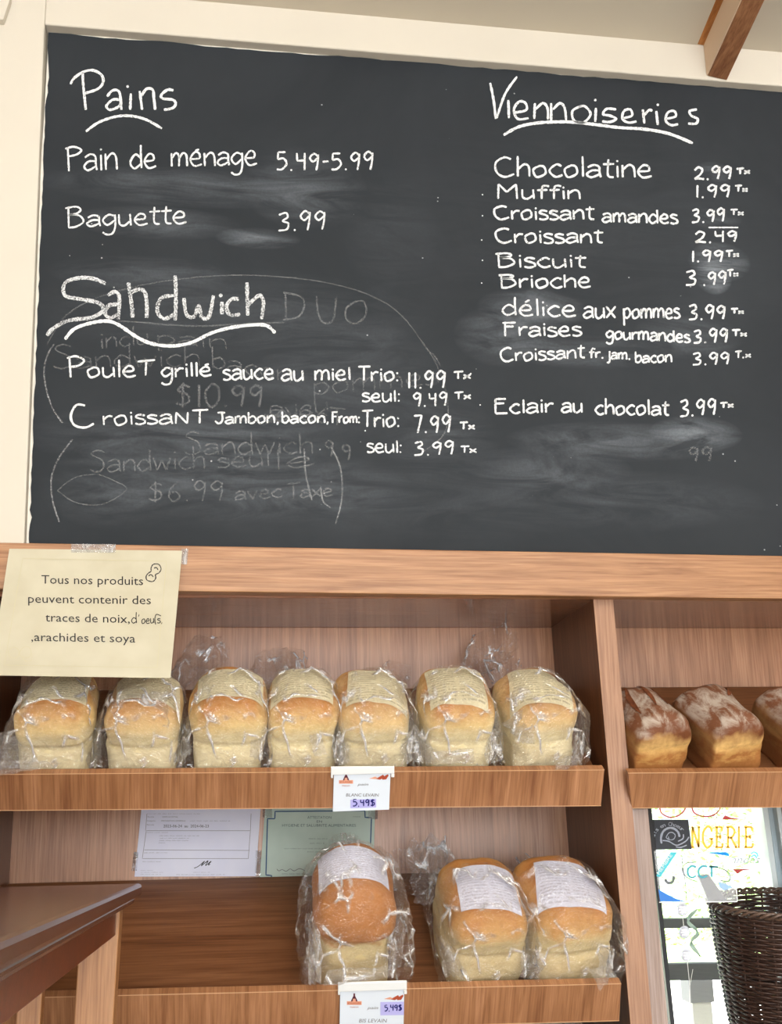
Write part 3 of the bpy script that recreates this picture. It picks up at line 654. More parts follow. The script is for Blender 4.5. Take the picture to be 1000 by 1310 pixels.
def shelf(x0, x1, zs, lip_t, lip_b, xpx, xr_t=None, xr_b=None, depth=.205):
    th = .016
    a = Vector((0, .003, zs+.003*math.tan(TA)))
    L = (depth-.003)/ct
    prof = [a, a+DIR*L, a+DIR*L-NRM*th, a-NRM*th]
    s = prism('shelf', [Vector((x0+.0008, p.y, p.z)) for p in prof], (x1-x0-.0016, 0, 0), W_shelf, cab, .0006)
    return s
SH1 = shelf(xs0, xs1, zb1, 0, 0, 0); SH1b = shelf(.5235, 1.35, zb1, 0, 0, 0); SH2 = shelf(xs0, xs1, zb2, 0, 0, 0)
def lip(par, ptl, ptr, pbl, pbr):
    """front board: top edge leans out to Y=-.027"""
    tl, tr = at(*ptl, -.0275), at(*ptr, -.0275); bl, br = at(*pbl, .0), at(*pbr, .0)
    n = (tr-tl).cross(bl-tl).normalized()
    if n.y < 0: n = -n
    o = prism('lip', [tl, tr, br, bl], n*.011, W_lip, par, .0006)
    m = (tl-bl)*.012
    e = .0007
    prism('edge_band', [tl-n*.0004-m*.0, tr-n*.0004, tr-n*.0004-m*1.4, tl-n*.0004-m*1.4], n*.0003, M_edge, par, 0)
    prism('edge_band', [bl-n*.0004+m*1.4, br-n*.0004+m*1.4, br-n*.0004, bl-n*.0004], n*.0003, M_edge, par, 0)
    return plane3(tl, tr, bl)
PL1 = lip(SH1, (-40, 990.5), (773, 984.5), (-40, 1037.5), (768.5, 1031))
PL1b = lip(SH1b, (803, 988.5), (1300, 985), (808, 1034), (1300, 1031))
PL2 = lip(SH2, (-40, 1277.5), (794.5, 1258), (-40, 1329), (792, 1306))
# back panels follow the plane of the wall
bxr = .492
box('back_panel', (-.285, .2105, zb2+.10), (bxr, .222, zu), W_back, cab, .0005)
box('back_panel', (.5185, .2105, 1.235), (1.4, .222, zu), W_back, cab, .0005)
xsl = at(15, 1070, .21).x
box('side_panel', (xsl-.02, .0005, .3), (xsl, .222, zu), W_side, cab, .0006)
BZ = at(1003, 1157, .135).z-.2545
box('base_shelf', (.53, .0, BZ-.018), (1.4, .222, BZ), W_shelf, cab, .0006)
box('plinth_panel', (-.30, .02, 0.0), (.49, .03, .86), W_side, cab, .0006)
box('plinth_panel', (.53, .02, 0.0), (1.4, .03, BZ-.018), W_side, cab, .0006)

# ================================================================ SIGN, CERTIFICATES, PRICE CARDS
sg = [at(12, 702, -.0225), at(233, 704.5, -.0225), at(218, 867.5, -.066), at(-13, 864, -.066)]
PS = plane3(sg[0], sg[1], sg[2])
sign = empty('allergen_notice', tuple(sg[0])); tag(sign, 'cream paper allergen notice in French taped over the left of the wooden rail', 'sign')
prism('paper_sheet', [PS(12,702), PS(233,704.5), PS(218,867.5), PS(-13,864)], (0, .0006, 0), M_parch, sign, 0)
def prt(name, V, F, pl, mat, parent, lift=.0005): return put2d(name, V, F, pl, mat, parent, lift)
def fjoin(parts): return join([(list(v), f) for v, f in parts])
rows = [('Tous nos produits',53,183,746.5,748.5,11),('peuvent contenir des',36,193,771,773,11),('traces de noix,',58,166,795,797,11),(',arachides et soya',40,173,820,822,11)]
V, F = fjoin([font(t, a, b, y, h, 0, y1) for t, a, b, y, y1, h in rows]); prt('printed_text', V, F, PS, M_black, sign)['label'] = 'four lines of dark printed French text'
V, F = ribbon(handwrite("d",168,175,797,797,7,14)+[[(178,786),(177,789)]]+handwrite('oeu',181,197,798,797,6,10)+[smooth_line([(206,788),(200,786),(198,792),(199,799)])]+handwrite('s,',201,208,797,797,6,8), 1.1, .05)
prt('handwritten_text', V, F, PS, M_black, sign)['label'] = 'small handwritten words "d\'oeufs,"'
V, F = ribbon([[(29,714.5),(213,718),(201,854),(5.5,851),(29,714.5)]], .8, 0); prt('border_line', V, F, PS, M_tan_line, sign)
# two nuts (peanut shells)
V, F = ribbon([smooth_line([(193,727),(196,722),(203,722),(206,728),(203,733),(199,735),(199,740),(195,744),(188,742),(187,737),(190,733),(193,731),(193,727)]), smooth_line([(197,727),(200,726),(202,729)]), smooth_line([(190,737),(193,735),(196,738)])], 1.3, .3)
prt('peanut_drawing', V, F, PS, M_black, sign)['label'] = 'black ink peanut shell'
V, F = ribbon([smooth_line([(12,840),(11,832),(18,828),(24,832),(24,838),(19,842),(12,840)]), smooth_line([(24,836),(30,828),(37,828),(40,836),(36,841),(28,840),(24,836)]), smooth_line([(28,841),(34,846),(40,844),(41,838)])], .8, .3)
prt('nut_drawing', V, F, PS, M_tan_line, sign)['label'] = 'faint nut drawing in the lower left corner'
t1 = [at(91, 696, -.0212), at(148, 696, -.0212), at(148, 707, -.0240), at(91, 707, -.0240)]
prism('tape', t1, (0, -.0002, 0), M_tape, sign, 0)
t1 = [at(232, 702, -.0212), at(241, 702, -.0212), at(239, 722, -.0212), at(230, 722, -.0255)]
prism('tape', t1, (0, -.0002, 0), M_tape, sign, 0)

PBK = Plane((0, .2095, 0), (0, -1, 0))
c1 = empty('food_permit', tuple(PBK(250, 1080))); tag(c1, 'white printed permit sheet taped to the lower back panel, left of the green certificate', 'certificate')
prism('paper_sheet', [PBK(182,1024), PBK(334,1024), PBK(327,1121), PBK(172,1121.5)], (0, -.0006, 0), M_cert1, c1, 0)
PK2 = Plane((0, .2088, 0), (0, -1, 0))
def tiny(a, b, y, h):
    """a line of print too small to read: word-long rows of short uneven strokes"""
    st, x = [], a
    while x < b-1:
        e = min(b, x+rs.uniform(3, 9))
        while x < e:
            st.append([(x, y-h*rs.uniform(0, .3)), (x+rs.uniform(.1, .5), y-h*rs.uniform(.6, 1))]); x += .95
        x += 1.3
    return ribbon(st, .42, 0)
READ = ('Permis', 'VENTE AU DETAIL', 'Categorie', 'PREPARATION GENERALE', 'Periode', 'ATTESTATION', 'EN', 'HYGIENE ET SALUBRITE ALIMENTAIRES')
def zf(x, y): return (160+x*.18, 1030+y*.18)
parts = []
for a, b, y, h, t in ((160,530,65,7,''),(160,205,88,9,'Permis'),(262,375,88,9,'VENTE AU DETAIL'),(155,215,116,9,'Categorie'),(258,428,116,9,'PREPARATION GENERALE'),(462,745,116,8,''),
    (155,205,144,9,'Periode'),(155,305,198,7,''),(245,525,222,9,''),(245,455,240,9,''),(243,455,256,9,''),(240,290,272,9,''),
    (135,300,342,8,''),(125,255,406,9,''),(110,210,466,5,''),(110,270,480,5,''),(110,250,494,5,''),(485,600,480,6,''),(365,710,497,7,'')):
    x0, y0 = zf(a, y); x1, _ = zf(b, y); parts.append(font(t, x0, x1, y0, h*.18) if t in READ else tiny(x0, x1, y0, h*.16))
V, F = fjoin(parts); prt('fine_print', V, F, PK2, M_grey, c1)['kind'] = 'stuff'
V, F = font('2023-06-24  au  2024-06-23', 209, 267, 1058.5, 3.6); prt('date_text', V, F, PK2, M_black, c1)
V, F = ribbon([[zf(150,182),zf(890,182),zf(875,380),zf(122,380),zf(150,182)],[zf(135,318),zf(885,322)],[zf(155,60),zf(145,182)],[zf(895,60),zf(890,182)]], .55, 0); prt('ruled_lines', V, F, PK2, M_grey, c1)
V, F = ribbon([smooth_line([zf(490,448),zf(520,435),zf(565,398),zf(540,432),zf(590,395),zf(570,430),zf(612,398),zf(590,425),zf(605,420)])], .9, .2); prt('signature', V, F, PK2, M_black, c1)
tp = [PBK(327,1088), PBK(334,1088), PBK(333,1124), PBK(326,1124)]
prism('tape', tp, (0, -.0016, 0), M_flap, c1, 0)
prism('tape', [PBK(171,1090), PBK(177,1090), PBK(175,1114), PBK(168,1114)], (0, -.0014, 0), M_flap, c1, 0)

c2 = empty('hygiene_certificate', tuple(PBK(400, 1080))); tag(c2, 'pale green hygiene certificate with navy border on the lower back panel', 'certificate')
prism('paper_sheet', [PBK(340,1024), PBK(480,1024), PBK(477,1124), PBK(332,1124)], (0, -.0006, 0), M_cert2, c2, 0)
def z2(x, y): return (320+x*.17, 1030+y*.17)
V, F = ribbon([[z2(185,102),z2(130,102),z2(118,525),z2(160,530),z2(158,560)],[z2(185,102),z2(187,48),z2(862,42),z2(864,92),z2(912,95),z2(905,290)]], 1.5, 0); prt('border_line', V, F, PK2, M_blue, c2)
V, F = fjoin([(font if t in READ else (lambda _t, *q_: tiny(*q_)))(t, z2(a,0)[0], z2(b,0)[0], z2(0,y)[1], h*.17) for t, a, b, y, h in (('ATTESTATION',430,610,102,20),('EN',500,540,132,18),('HYGIENE ET SALUBRITE ALIMENTAIRES',240,795,162,20),('',775,830,92,9),('',440,580,258,10),('',450,560,292,10),('',255,640,332,9),('',430,560,356,9),('',235,410,522,9),('',170,420,548,7))])
prt('fine_print', V, F, PK2, plain('slate_ink', (86,98,100), .7), c2)['kind'] = 'stuff'
V, F = ribbon([smooth_line([z2(200,480),z2(215,495),z2(240,485),z2(270,498),z2(300,480),z2(330,495),z2(370,478),z2(410,492)])], .8, .2); prt('signature', V, F, PK2, M_grey, c2)
for x, y in ((341,1040), (476,1042)):
    prism('tape', [PBK(x-5,y-5), PBK(x+7,y-5), PBK(x+7,y+6), PBK(x-5,y+6)], (0, -.0012, 0), M_flap, c2, 0)

def pricecard(name, PL, dy, title, label, variant):
    e = empty('price_card', tuple(PL(463, 1010+dy, .004))); tag(e, label, 'price card', 'price cards on the shelf lips')
    def q(o, pts, mat, l0, th, nm, bev=.0003):
        n = PL.n if PL.n.y < 0 else -PL.n
        return prism(nm, [PL(x, y+dy, l0) for x, y in pts], n*th, mat, o, bev)
    cd = q(e, [(427,986),(499.5,987),(497.5,1035.5),(425.5,1038)] if variant == 1 else [(435,1266-dy),(517,1264-dy),(516,1318-dy),(434,1320-dy)], M_card, .0022, .0007, 'card')
    pts = [(423,980),(504,979.5),(504,988),(423,990)] if variant == 1 else [(432,1256-dy),(520,1253.5-dy),(520,1264-dy),(432,1267-dy)]
    q(e, pts, M_white_plastic, .0022, .0032, 'clip_strip', .0008)
    x0, x1 = pts[0][0], pts[1][0]; yb = pts[3][1]
    q(e, [(x0,yb-.5),(x0+2.6,yb-.5),(x0+2.6,yb+4),(x0,yb+4)], M_white_plastic, .0022, .0028, 'clip_hook', .0005)
    q(e, [(x1-4,yb-1.5),(x1,yb-1.5),(x1,yb+3),(x1-4,yb+3)], M_white_plastic, .0022, .0028, 'clip_hook', .0005)
    # little house-shaped shop emblem
    if variant == 1: ex, ey, s = 442.5, 1001.5, 1.0
    else: ex, ey, s = 453, 1284.5, 1.05
    PLd = lambda x, y, l=0: PL(x, y, l+.0031)
    def fl(pts, mat, nm, l=.0): return mk(nm, [PL(ex+x*s, ey+y*s, .0031+l) for x, y in pts], [tuple(range(len(pts)))], mat, cd)
    fl([(-1,-13),(1,-13),(1,-10),(3.5,-5),(4,-3),(-4,-3),(-3.5,-5),(-1,-10)], plain('maroon_print', (90,30,50), .7), 'emblem_roof')
    fl([(-1.5,-6.5),(1.5,-6.5),(2,-3),(-2,-3)], M_peach, 'emblem_door', .0001)
    fl([(-9,-3.5),(9,-3.5),(9,1),(-9,1)], M_peach, 'emblem_banner')
    V, F = font('BOULANGERIE', ex-8*s, ex+8*s, ey+.2*s, 2.6*s); mk('emblem_text', [PL(x, y, .0033) for x, y in V], F, M_red, cd)
    V, F = font('maison', ex-5*s, ex+5*s, ey+4.5*s, 2.2*s); mk('emblem_text', [PL(x, y, .0033) for x, y in V], F, M_red, cd)
    # swish ornament
    ox, oy = (484, 995) if variant == 1 else (503, 1277)
    for a in ([(-12,1),(-4,-1.5),(0,.5),(-4,1.8)], [(-4,1.5),(6,-4),(8,-1),(2,2.5)], [(4,0),(12,-4.5),(13,-3),(10,2),(5,2.5)]):
        mk('swish_print', [PL(ox+x, oy+y, .0032) for x, y in a], [tuple(range(len(a)))], M_red if a[0][0] > -5 else M_peach, cd)
    if variant == 1:
        V, F = fjoin([font('pain', 457, 471, 1005, 3.4, .3), font(title, 442.5, 484.5, 1019, 4.0, .15)])
    else:
        V, F = fjoin([font('pain', 469.5, 483.5, 1291, 3.6, .3), font(title, 459, 495, 1308, 4.6, .2)])
    mk('printed_text', [PL(x, y, .0033) for x, y in V], F, M_grey, cd)
    if variant == 1:
        mk('marker_bleed', [PL(x, y, .0031) for x, y in [(448,1023),(481,1022),(481,1033),(448,1034)]], [(0,1,2,3)], M_halo, cd)
        sx, sy2, ww, hh = 451, 1031.5, 29, 8.5
    else:
        mk('price_sticker', [PL(x, y, .0035) for x, y in [(486.5,1282),(516.5,1281.5),(516.5,1298.5),(486.5,1299)]], [(0,1,2,3)], M_halo, cd)
        sx, sy2, ww, hh = 491.5, 1293.5, 23, 8
    V, F = ribbon(handwrite('5,49$', sx, sx+ww, sy2, sy2-.5, hh*.5, hh), 1.5, .1)
    mk('handwritten_price', [PL(x, y, .0038) for x, y in V], F, M_navy, cd)['label'] = 'price 5,49$ in dark blue marker'
pricecard('price_card', PL1, 0, 'BLANC LEVAIN', 'white card reading blanc levain 5,49$ clipped to the upper shelf lip', 1)
pricecard('price_card', PL2, 275, 'BIS LEVAIN', 'white card reading bis levain 5,49$ clipped to the lowest shelf lip', 2)

# ================================================================ BREAD
def interp(tab, t):
    for (a, va), (b, vb) in zip(tab, tab[1:]):
        if t <= b:
            u = (t-a)/(b-a); u = u*u*(3-2*u); return va+(vb-va)*u
    return tab[-1][1]
def nz(p, s, sc): return noise.noise(Vector((p[0]*sc+s*7.3, p[1]*sc+s*3.1, p[2]*sc-s*5.7)))
def loaf_mesh(w_, h, l, seed, style='tin', crease=.5):
    rings = 38; seg = 64; V = []; F = []
    if style == 'tin':
        tw = [(0,.89),(.04,.92),(crease-.06,.945),(crease,.915),(crease+.05,.96),(crease+.2,1.0),(1,1.0)]; n_lo, n_hi = 6.5, 3.6
    elif style == 'mush':
        tw = [(0,.76),(.04,.79),(crease-.05,.83),(crease,.84),(crease+.05,.96),(crease+.16,1.0),(1,1.0)]; n_lo, n_hi = 4.5, 2.6
    else:
        tw = [(0,.90),(.04,.92),(crease,.97),(crease+.2,1.0),(1,1.0)]; n_lo, n_hi = 8.0, 6.0
    dome0 = {'tin': .66, 'mush': .62, 'dark': .55}[style]; pw = {'tin': 2.3, 'mush': 2.15, 'dark': 1.9}[style]
    for i in range(rings+1):
        t = i/rings
        t = 1-(1-t)**1.25
        f = interp(tw, t)
        if t > dome0: f *= max(0., 1-((t-dome0)/(1-dome0))**pw)**(1/pw)
        n = n_lo+(n_hi-n_lo)*min(1, t/.7)
        for k in range(seg):
            a = 2*math.pi*k/seg; c, s = math.cos(a), math.sin(a)
            sx = abs(c)**(2/n)*(1 if c >= 0 else -1); sy_ = abs(s)**(2/n)*(1 if s >= 0 else -1)
            lf = f if t < dome0 else f**(.8 if style != 'dark' else .42)
            p = Vector((sx*w_/2*f, l/2+sy_*l/2*lf, h*t))
            d = nz(p, seed, 22)*.0045+nz(p, seed+3, 60)*.0018+nz(p, seed+9, 140)*.0007
            lump = nz(p, seed+5, 9)*.006*(1 if t > crease else .3)
            out = Vector((sx, sy_, .6 if t > .5 else 0)).normalized()
            p += out*(d+lump)
            if t < .02: p.z = max(p.z, 0)
            V.append(p)
    for i in range(rings):
        for k in range(seg): F.append((i*seg+k, i*seg+(k+1) % seg, (i+1)*seg+(k+1) % seg, (i+1)*seg+k))
    F.append(tuple(range(seg-1, -1, -1))); F.append(tuple(range(rings*seg, (rings+1)*seg)))
    return V, F
def drape(V, F, cx, cy_, lw, ll, rot, lift, nx=16, ny=12, top=.3):
    bv = BVHTree.FromPolygons([tuple(v) for v in V], F)
    cr_, sr_ = math.cos(rot), math.sin(rot); vs, uv, ok = [], [], []
    for j in range(ny+1):
        for i in range(nx+1):
            u, v = i/nx-.5, j/ny-.5
            x = cx+u*lw*cr_-v*ll*sr_; y = cy_+u*lw*sr_+v*ll*cr_
            # shoot slightly from the front so that the sheet folds over the brow
            hit = bv.ray_cast(Vector((x, y, top)), Vector((0,0,-1)))
            if hit[0] is None: vs.append(None)
            else: vs.append(hit[0]+hit[1]*lift)
            uv.append((i/nx, j/ny))
    # smooth heights a little; missing points continue down
    zs = [v.z if v else None for v in vs]
    mn = min(z for z in zs if z is not None)
    out = []
    for idx, v in enumerate(vs):
        if v is None:
            i, j = idx % (nx+1), idx//(nx+1); u, vv = i/nx-.5, j/ny-.5
            v = Vector((cx+u*lw*cr_-vv*ll*sr_, cy_+u*lw*sr_+vv*ll*cr_, mn-.004))
        out.append(v)
    fs = [(j*(nx+1)+i, j*(nx+1)+i+1, (j+1)*(nx+1)+i+1, (j+1)*(nx+1)+i) for j in range(ny) for i in range(nx)]
    # drop a face that stretches off the loaf
    fs = [f for f in fs if (max(out[k].z for k in f)-min(out[k].z for k in f)) < .016]
    return out, fs, uv
def bag_mesh(w_, h, l, seed, tail, tail_r, loose=.008, skirt=.012, style='tin', lean=0):
    """film tube swept from the front seam back to a gathered neck and a flared tail"""
    V, F = [], []; seg = 56; rings = []
    hw, hh = w_/2+loose*.6, h/2+loose*.45
    tail = Vector(tail); neck0 = Vector((0, l+.004, h*.40))
    K = 26
    for i in range(5):    # front cap
        f = (.02, .35, .65, .88, .97)[i]; rings.append((Vector((0, -.0035-loose*.35*(1-f*f), h/2+.002)), hw*f, hh*f, 0, 0))
    for i in range(K+1):
        t = i/K; tp = 1-.42*max(0, (t-.62)/.38)**1.6
        rings.append((Vector((0, -.0035+(l+.006)*t, hh*tp+.001)), hw*(1-.12*max(0, (t-.62)/.38)), hh*tp, t, 1))
    for i in range(1, 7):
        t = i/6; e = 1-t; p = Vector((0, l+.003, hh*.58)).lerp(neck0.lerp(tail, .45), t)
        rings.append((p, hw*.88*e**1.3+.009*t, hh*.58*e**1.3+.009*t, 1, 2))
    for i in range(1, 7):
        t = i/6; p = neck0.lerp(tail, .45+.55*t)
        rings.append((p, .010+tail_r*t, .010+tail_r*.75*t, 1+t, 3))
    for ri, (c, a, b, t, ph) in enumerate(rings):
        for k in range(seg):
            an = 2*math.pi*k/seg; co, si = math.cos(an), math.sin(an)
            n = 3.2 if si < 0 else 2.5
            if ph >= 2: n = 2.2
            x = abs(co)**(2/n)*(1 if co >= 0 else -1); z = abs(si)**(2/n)*(1 if si >= 0 else -1)
            p = Vector((c.x+x*a, c.y, c.z+z*b))
            q = Vector((math.cos(an)*3, math.sin(an)*3, 0))
            rid = 1-2*abs(noise.noise(Vector((q.x*1.3+seed*4.1, q.y*1.3, p.y*20+seed))))
            rid2 = noise.noise(Vector((p.x*55+seed, p.y*55, p.z*55)))
            amp = loose*1.0 if ph < 2 else tail_r*.30
            out = Vector((x*a, 0, z*b)).normalized() if (x or z) else Vector((0,0,1))
            if ph <= 1:
                d = max(-.0005, rid)*amp*.75+abs(rid2)*amp*.45
                if ph == 0: 
                    d *= .5; p.y += -abs(rid2)*amp*.9
                # loose skirt at the bottom corners
                low = max(0, -z)
                p.x += (1 if x > 0 else -1)*abs(x)**2*skirt*low*(.45+.55*abs(noise.noise(Vector((t*7, seed, x)))) *2)
                if p.z < .0012: p.z = .0012
            else: d = rid*amp+rid2*amp*.8
            p += out*d
            if ph == 3: p.y += rid2*tail_r*.4
            if ph <= 1: p.z = max(p.z, .0012)
            V.append(p)
    for i in range(len(rings)-1):
        for k in range(seg): F.append((i*seg+k, i*seg+(k+1) % seg, (i+1)*seg+(k+1) % seg, (i+1)*seg+k))
    return V, F
def crumple(corners, seed, amp=.004, n=9, m=6):
    a, b, c, d = [Vector(p) for p in corners]; V, F = [], []
    nn = (b-a).cross(d-a).normalized()
    for j in range(m+1):
        for i in range(n+1):
            p = a.lerp(b, i/n).lerp(d.lerp(c, i/n), j/m)
            q = Vector((i*.9+seed, j*.9-seed, seed*.37))
            p += nn*noise.noise(q)*amp*2+(b-a).normalized()*noise.noise(q+Vector((9,3,1)))*amp*.8+(d-a).normalized()*noise.noise(q+Vector((2,8,5)))*amp*.8
            V.append(p)
    for j in range(m):
        for i in range(n):
            o = j*(n+1)+i; F += [(o, o+1, o+n+2), (o, o+n+2, o+n+1)] if (i+j) % 2 else [(o, o+1, o+n+1), (o+1, o+n+2, o+n+1)]
    return V, F
def place(o, base, yaw):
    m = Matrix((Vector((1,0,0)), DIR, NRM)).transposed()
    m = (m @ Matrix.Rotation(yaw, 3, 'Z')).to_4x4(); m.translation = base
    o.matrix_world = m; return m
def shelf_pt(px, py, zs, s0):
    """point on the sloping shelf, s0 metres up from the lip, in the column of the pixel"""
    y = .006+s0*ct; p = at(px, py, y); return Vector((p.x, y, zs+y*math.tan(TA)))
def bagged(px, zs, w_, h, l, yaw, label, lab, seed, mat=M_bread, tail=(0, .2, .1), tail_r=.02, style='tin', crease=.52, py=985, s0=.003, loose=.008, skirt=.012, lmat=None, flaps=(), group='bagged white loaves on the upper shelf'):
    base = shelf_pt(px, py, zs, s0)
    e = bpy.data.objects.new('bagged_loaf', None); e.empty_display_size = .03; C.objects.link(e); m = place(e, base, yaw)
    tag(e, label, 'bread', group)
    V, F = loaf_mesh(w_, h, l, seed, style, crease)
    mk('loaf', V, F, mat, e, True, local=1)
    cx, cy_, lw, ll, rot = lab
    LV, LF, uv = drape(V, F, cx, cy_, lw, ll, rot, .0012)
    mk('ingredient_label', LV, LF, lmat or M_label_cream, e, True, uv, local=1)['label'] = ('white' if lmat else 'cream')+' printed paper label on top'
    mi = m.inverted()
    tl = mi @ at(*tail)
    BV, BF = bag_mesh(w_, h, l, seed, tl, tail_r, loose, skirt)
    bagm = mk('plastic_bag', BV, BF, M_bag, e, False, local=1)
    for fi, (pts, ys, amp) in enumerate(flaps):
        cs = [mi @ at(x, y, yy) for (x, y), yy in zip(pts, ys)]
        FV, FF = crumple(cs, seed+fi*3.7, amp)
        mk('bag_fold', FV, FF, M_flap, bagm, False, local=1)
    return e
L1 = [
 # px, w, h, l, yaw, label, drape(cx,cy,w,l,rot), tail(px,py,Y), tail_r, mat
 (66, .088,.108,.124, R(-2), 'bagged white loaf at the left end of the upper shelf, half under the paper notice', (.0,.062,.074,.072,R(3)), (118,868,.17), .014, M_bread,
   [([(-25,940),(30,932),(48,978),(-25,990)], (-.028,-.006,-.031,-.034), .004), ([(-25,975),(60,973),(72,981),(-25,996)], (-.030,-.031,-.032,-.036), .003), ([(110,925),(128,920),(130,980),(112,981)], (.03,.03,.0,.0), .005)]),
 (178, .090,.106,.122, R(-4), 'cloudy-bagged white loaf second from the left, under the right corner of the notice', (.004,.062,.074,.068,R(7)), (268,832,.185), .017, M_bread2,
   [([(216,915),(240,905),(244,965),(222,978)], (.03,.04,.0,-.015), .007), ([(150,890),(214,884),(216,930),(148,936)], (-.036,-.036,-.036,-.036), .004)]),
 (291, .090,.111,.124, R(-2), 'bagged white loaf third from the left with a pale band and barcode corner', (.0,.060,.078,.066,R(1)), (352,850,.185), .016, M_bread,
   [([(322,948),(338,942),(336,972),(318,970)], (-.03,-.03,-.034,-.034), .004)]),
 (385, .086,.113,.124, R(-2), 'bagged white loaf in the middle of the shelf, left of the price card', (-.001,.060,.074,.074,R(-2)), (372,846,.19), .012, M_bread,
   [([(424,930),(438,925),(440,978),(426,978)], (.0,.0,-.02,-.02), .006), ([(395,940),(410,938),(418,966),(402,968)], (-.036,-.036,-.036,-.036), .003)]),
 (481, .090,.109,.126, R(2), 'bagged white loaf right above the upper price card, label turned sideways', (.004,.058,.074,.074,R(-9)), (505,862,.185), .012, M_bread2,
   [([(432,930),(448,925),(446,976),(428,976)], (.0,.0,-.025,-.025), .006), ([(520,915),(536,935),(538,976),(512,977)], (.0,.0,-.02,-.025), .008)]),
 (585, .090,.112,.126, R(1), 'bagged white loaf sixth from the left with long label, tail of film standing up behind', (.0,.056,.070,.088,R(-4)), (632,826,.19), .022, M_bread,
   [([(538,930),(552,925),(552,976),(540,977)], (.0,.0,-.028,-.028), .006), ([(550,962),(605,958),(606,976),(552,977)], (-.036,-.036,-.037,-.037), .003), ([(624,900),(640,925),(638,976),(622,977)], (.0,.01,-.02,-.025), .006)]),
 (698, .090,.109,.128, R(8), 'bagged white loaf at the right end of the upper shelf, film folded at its left', (.003,.058,.076,.080,R(-16)), (640,856,.18), .018, M_bread2,
   [([(642,925),(686,895),(684,952),(668,950)], (-.02,-.036,-.037,-.036), .004), ([(735,940),(748,935),(745,975),(730,972)], (-.01,-.01,-.03,-.03), .005), ([(712,970),(742,966),(738,980),(710,986)], (-.034,-.03,-.036,-.041), .003)]),
]
for i, (px, w_, h, l, yaw, lab, dr, tl, tr, mt, fps) in enumerate(L1):
    bagged(px, zb1, w_, h, l, yaw, lab, dr, i+1.3, mt, tl, tr, flaps=fps, crease=.50, loose=.0055, skirt=.009)
G2 = 'bagged loaves on the lowest shelf'
bagged(455, zb2, .104,.148,.140, R(2), 'tall golden brown bagged loaf on the lowest shelf, above the bis levain card', (-.001,.072,.080,.062,R(-4)), 11.2, M_bis, (440,1085,.17), .014, 'mush', .54, 1255, .004, .009, .014, M_label_white,
   [([(392,1170),(408,1165),(412,1255),(396,1260)], (-.01,-.02,-.036,-.04), .007), ([(500,1165),(522,1160),(514,1238),(492,1250)], (-.01,-.01,-.03,-.036), .007), ([(420,1240),(500,1236),(505,1250),(412,1262)], (-.037,-.037,-.036,-.042), .003)], G2)
bagged(622, zb2, .102,.116,.142, R(1), 'bagged pale loaf on the lowest shelf, middle one, big empty film tail at its left', (.004,.062,.072,.076,R(-4)), 12.9, M_bis2, (540,1112,.13), .034, 'tin', .50, 1252, .004, .006, .012, M_label_white,
   [([(556,1190),(580,1215),(600,1250),(568,1248)], (-.0,-.02,-.036,-.035), .007), ([(520,1075),(572,1070),(568,1150),(528,1158)], (.14,.12,.10,.12), .012), ([(668,1195),(698,1232),(690,1246),(664,1250)], (-.01,-.02,-.03,-.036), .006)], G2)
bagged(733, zb2, .104,.118,.145, R(6), 'bagged pale loaf at the right end of the lowest shelf, film corner over the lip', (.004,.062,.080,.078,R(-14)), 14.1, M_bis2, (668,1112,.17), .016, 'tin', .50, 1250, .004, .006, .010, M_label_white,
   [([(752,1240),(784,1232),(778,1256),(768,1268)], (-.034,-.03,-.042,-.046), .003), ([(762,1200),(784,1215),(784,1245),(766,1248)], (-.01,-.01,-.03,-.034), .005)], G2)

# unbagged dark loaves, right bay
def darkloaf(px, w_, h, l, yaw, label, seed, slashes):
    base = shelf_pt(px, 985, zb1, .003)
    e = bpy.data.objects.new('floured_loaf', None); e.empty_display_size = .03; C.objects.link(e); place(e, base, yaw)
    tag(e, label, 'bread', 'unbagged dark loaves in the right bay')
    V, F = loaf_mesh(w_, h, l, seed, 'dark', .5)
    mk('loaf', V, F, M_dark, e, True, local=1)
    bv = BVHTree.FromPolygons([tuple(v) for v in V], F)
    for pts, wd in slashes:
        vs, fs = [], []
        sm_ = smooth_line(pts, 4); n = len(sm_)
        for i, p in enumerate(sm_):
            ww = wd*math.sin(math.pi*(i+.3)/(n-.4)); a, b = sm_[max(0, i-1)], sm_[min(n-1, i+1)]
            dx, dy = b[0]-a[0], b[1]-a[1]; L = math.hypot(dx, dy) or 1
            for s_, lf in ((1, .0011), (.45, .0016), (0, .0006), (-.45, .0016), (-1, .0011)):
                x, y = p[0]-dy/L*ww*s_, p[1]+dx/L*ww*s_
                hit = bv.ray_cast(Vector((x, y, .4)), Vector((0,0,-1)))
                q = hit[0]+hit[1]*lf if hit[0] else Vector((x, y, h*.8)); vs.append(q)
        for i in range(n-1):
            for k in range(4): fs.append((i*5+k, i*5+k+1, (i+1)*5+k+1, (i+1)*5+k))
        mk('scored_slash', vs, fs, M_slash, e, True, local=1)['label'] = 'dark torn slash in the crust'
    return e
M_slash = plain('baked_slash', (112,62,36), .7, .3, .35, 120)
darkloaf(843, .082,.089,.112, R(9), 'dark floured loaf with long slashes, next to the divider in the right bay', 21.3, [([(-.022,.030),(-.020,.055),(-.017,.078),(-.014,.094)], .003), ([(.0,.035),(.004,.058),(.006,.078),(.004,.096)], .0035), ([(.019,.040),(.022,.065),(.021,.088)], .0025)])
darkloaf(942, .085,.088,.110, R(12), 'dark floured loaf in the middle of the right bay', 24.7, [([(.01,.06),(.022,.075),(.03,.095)], .003)])
darkloaf(1042, .083,.087,.110, R(10), 'dark floured loaf cut by the right edge of the photograph', 27.9, [([(-.02,.04),(-.005,.06),(.01,.085)], .003)])
# more of the row just outside the frame is not shown and not built

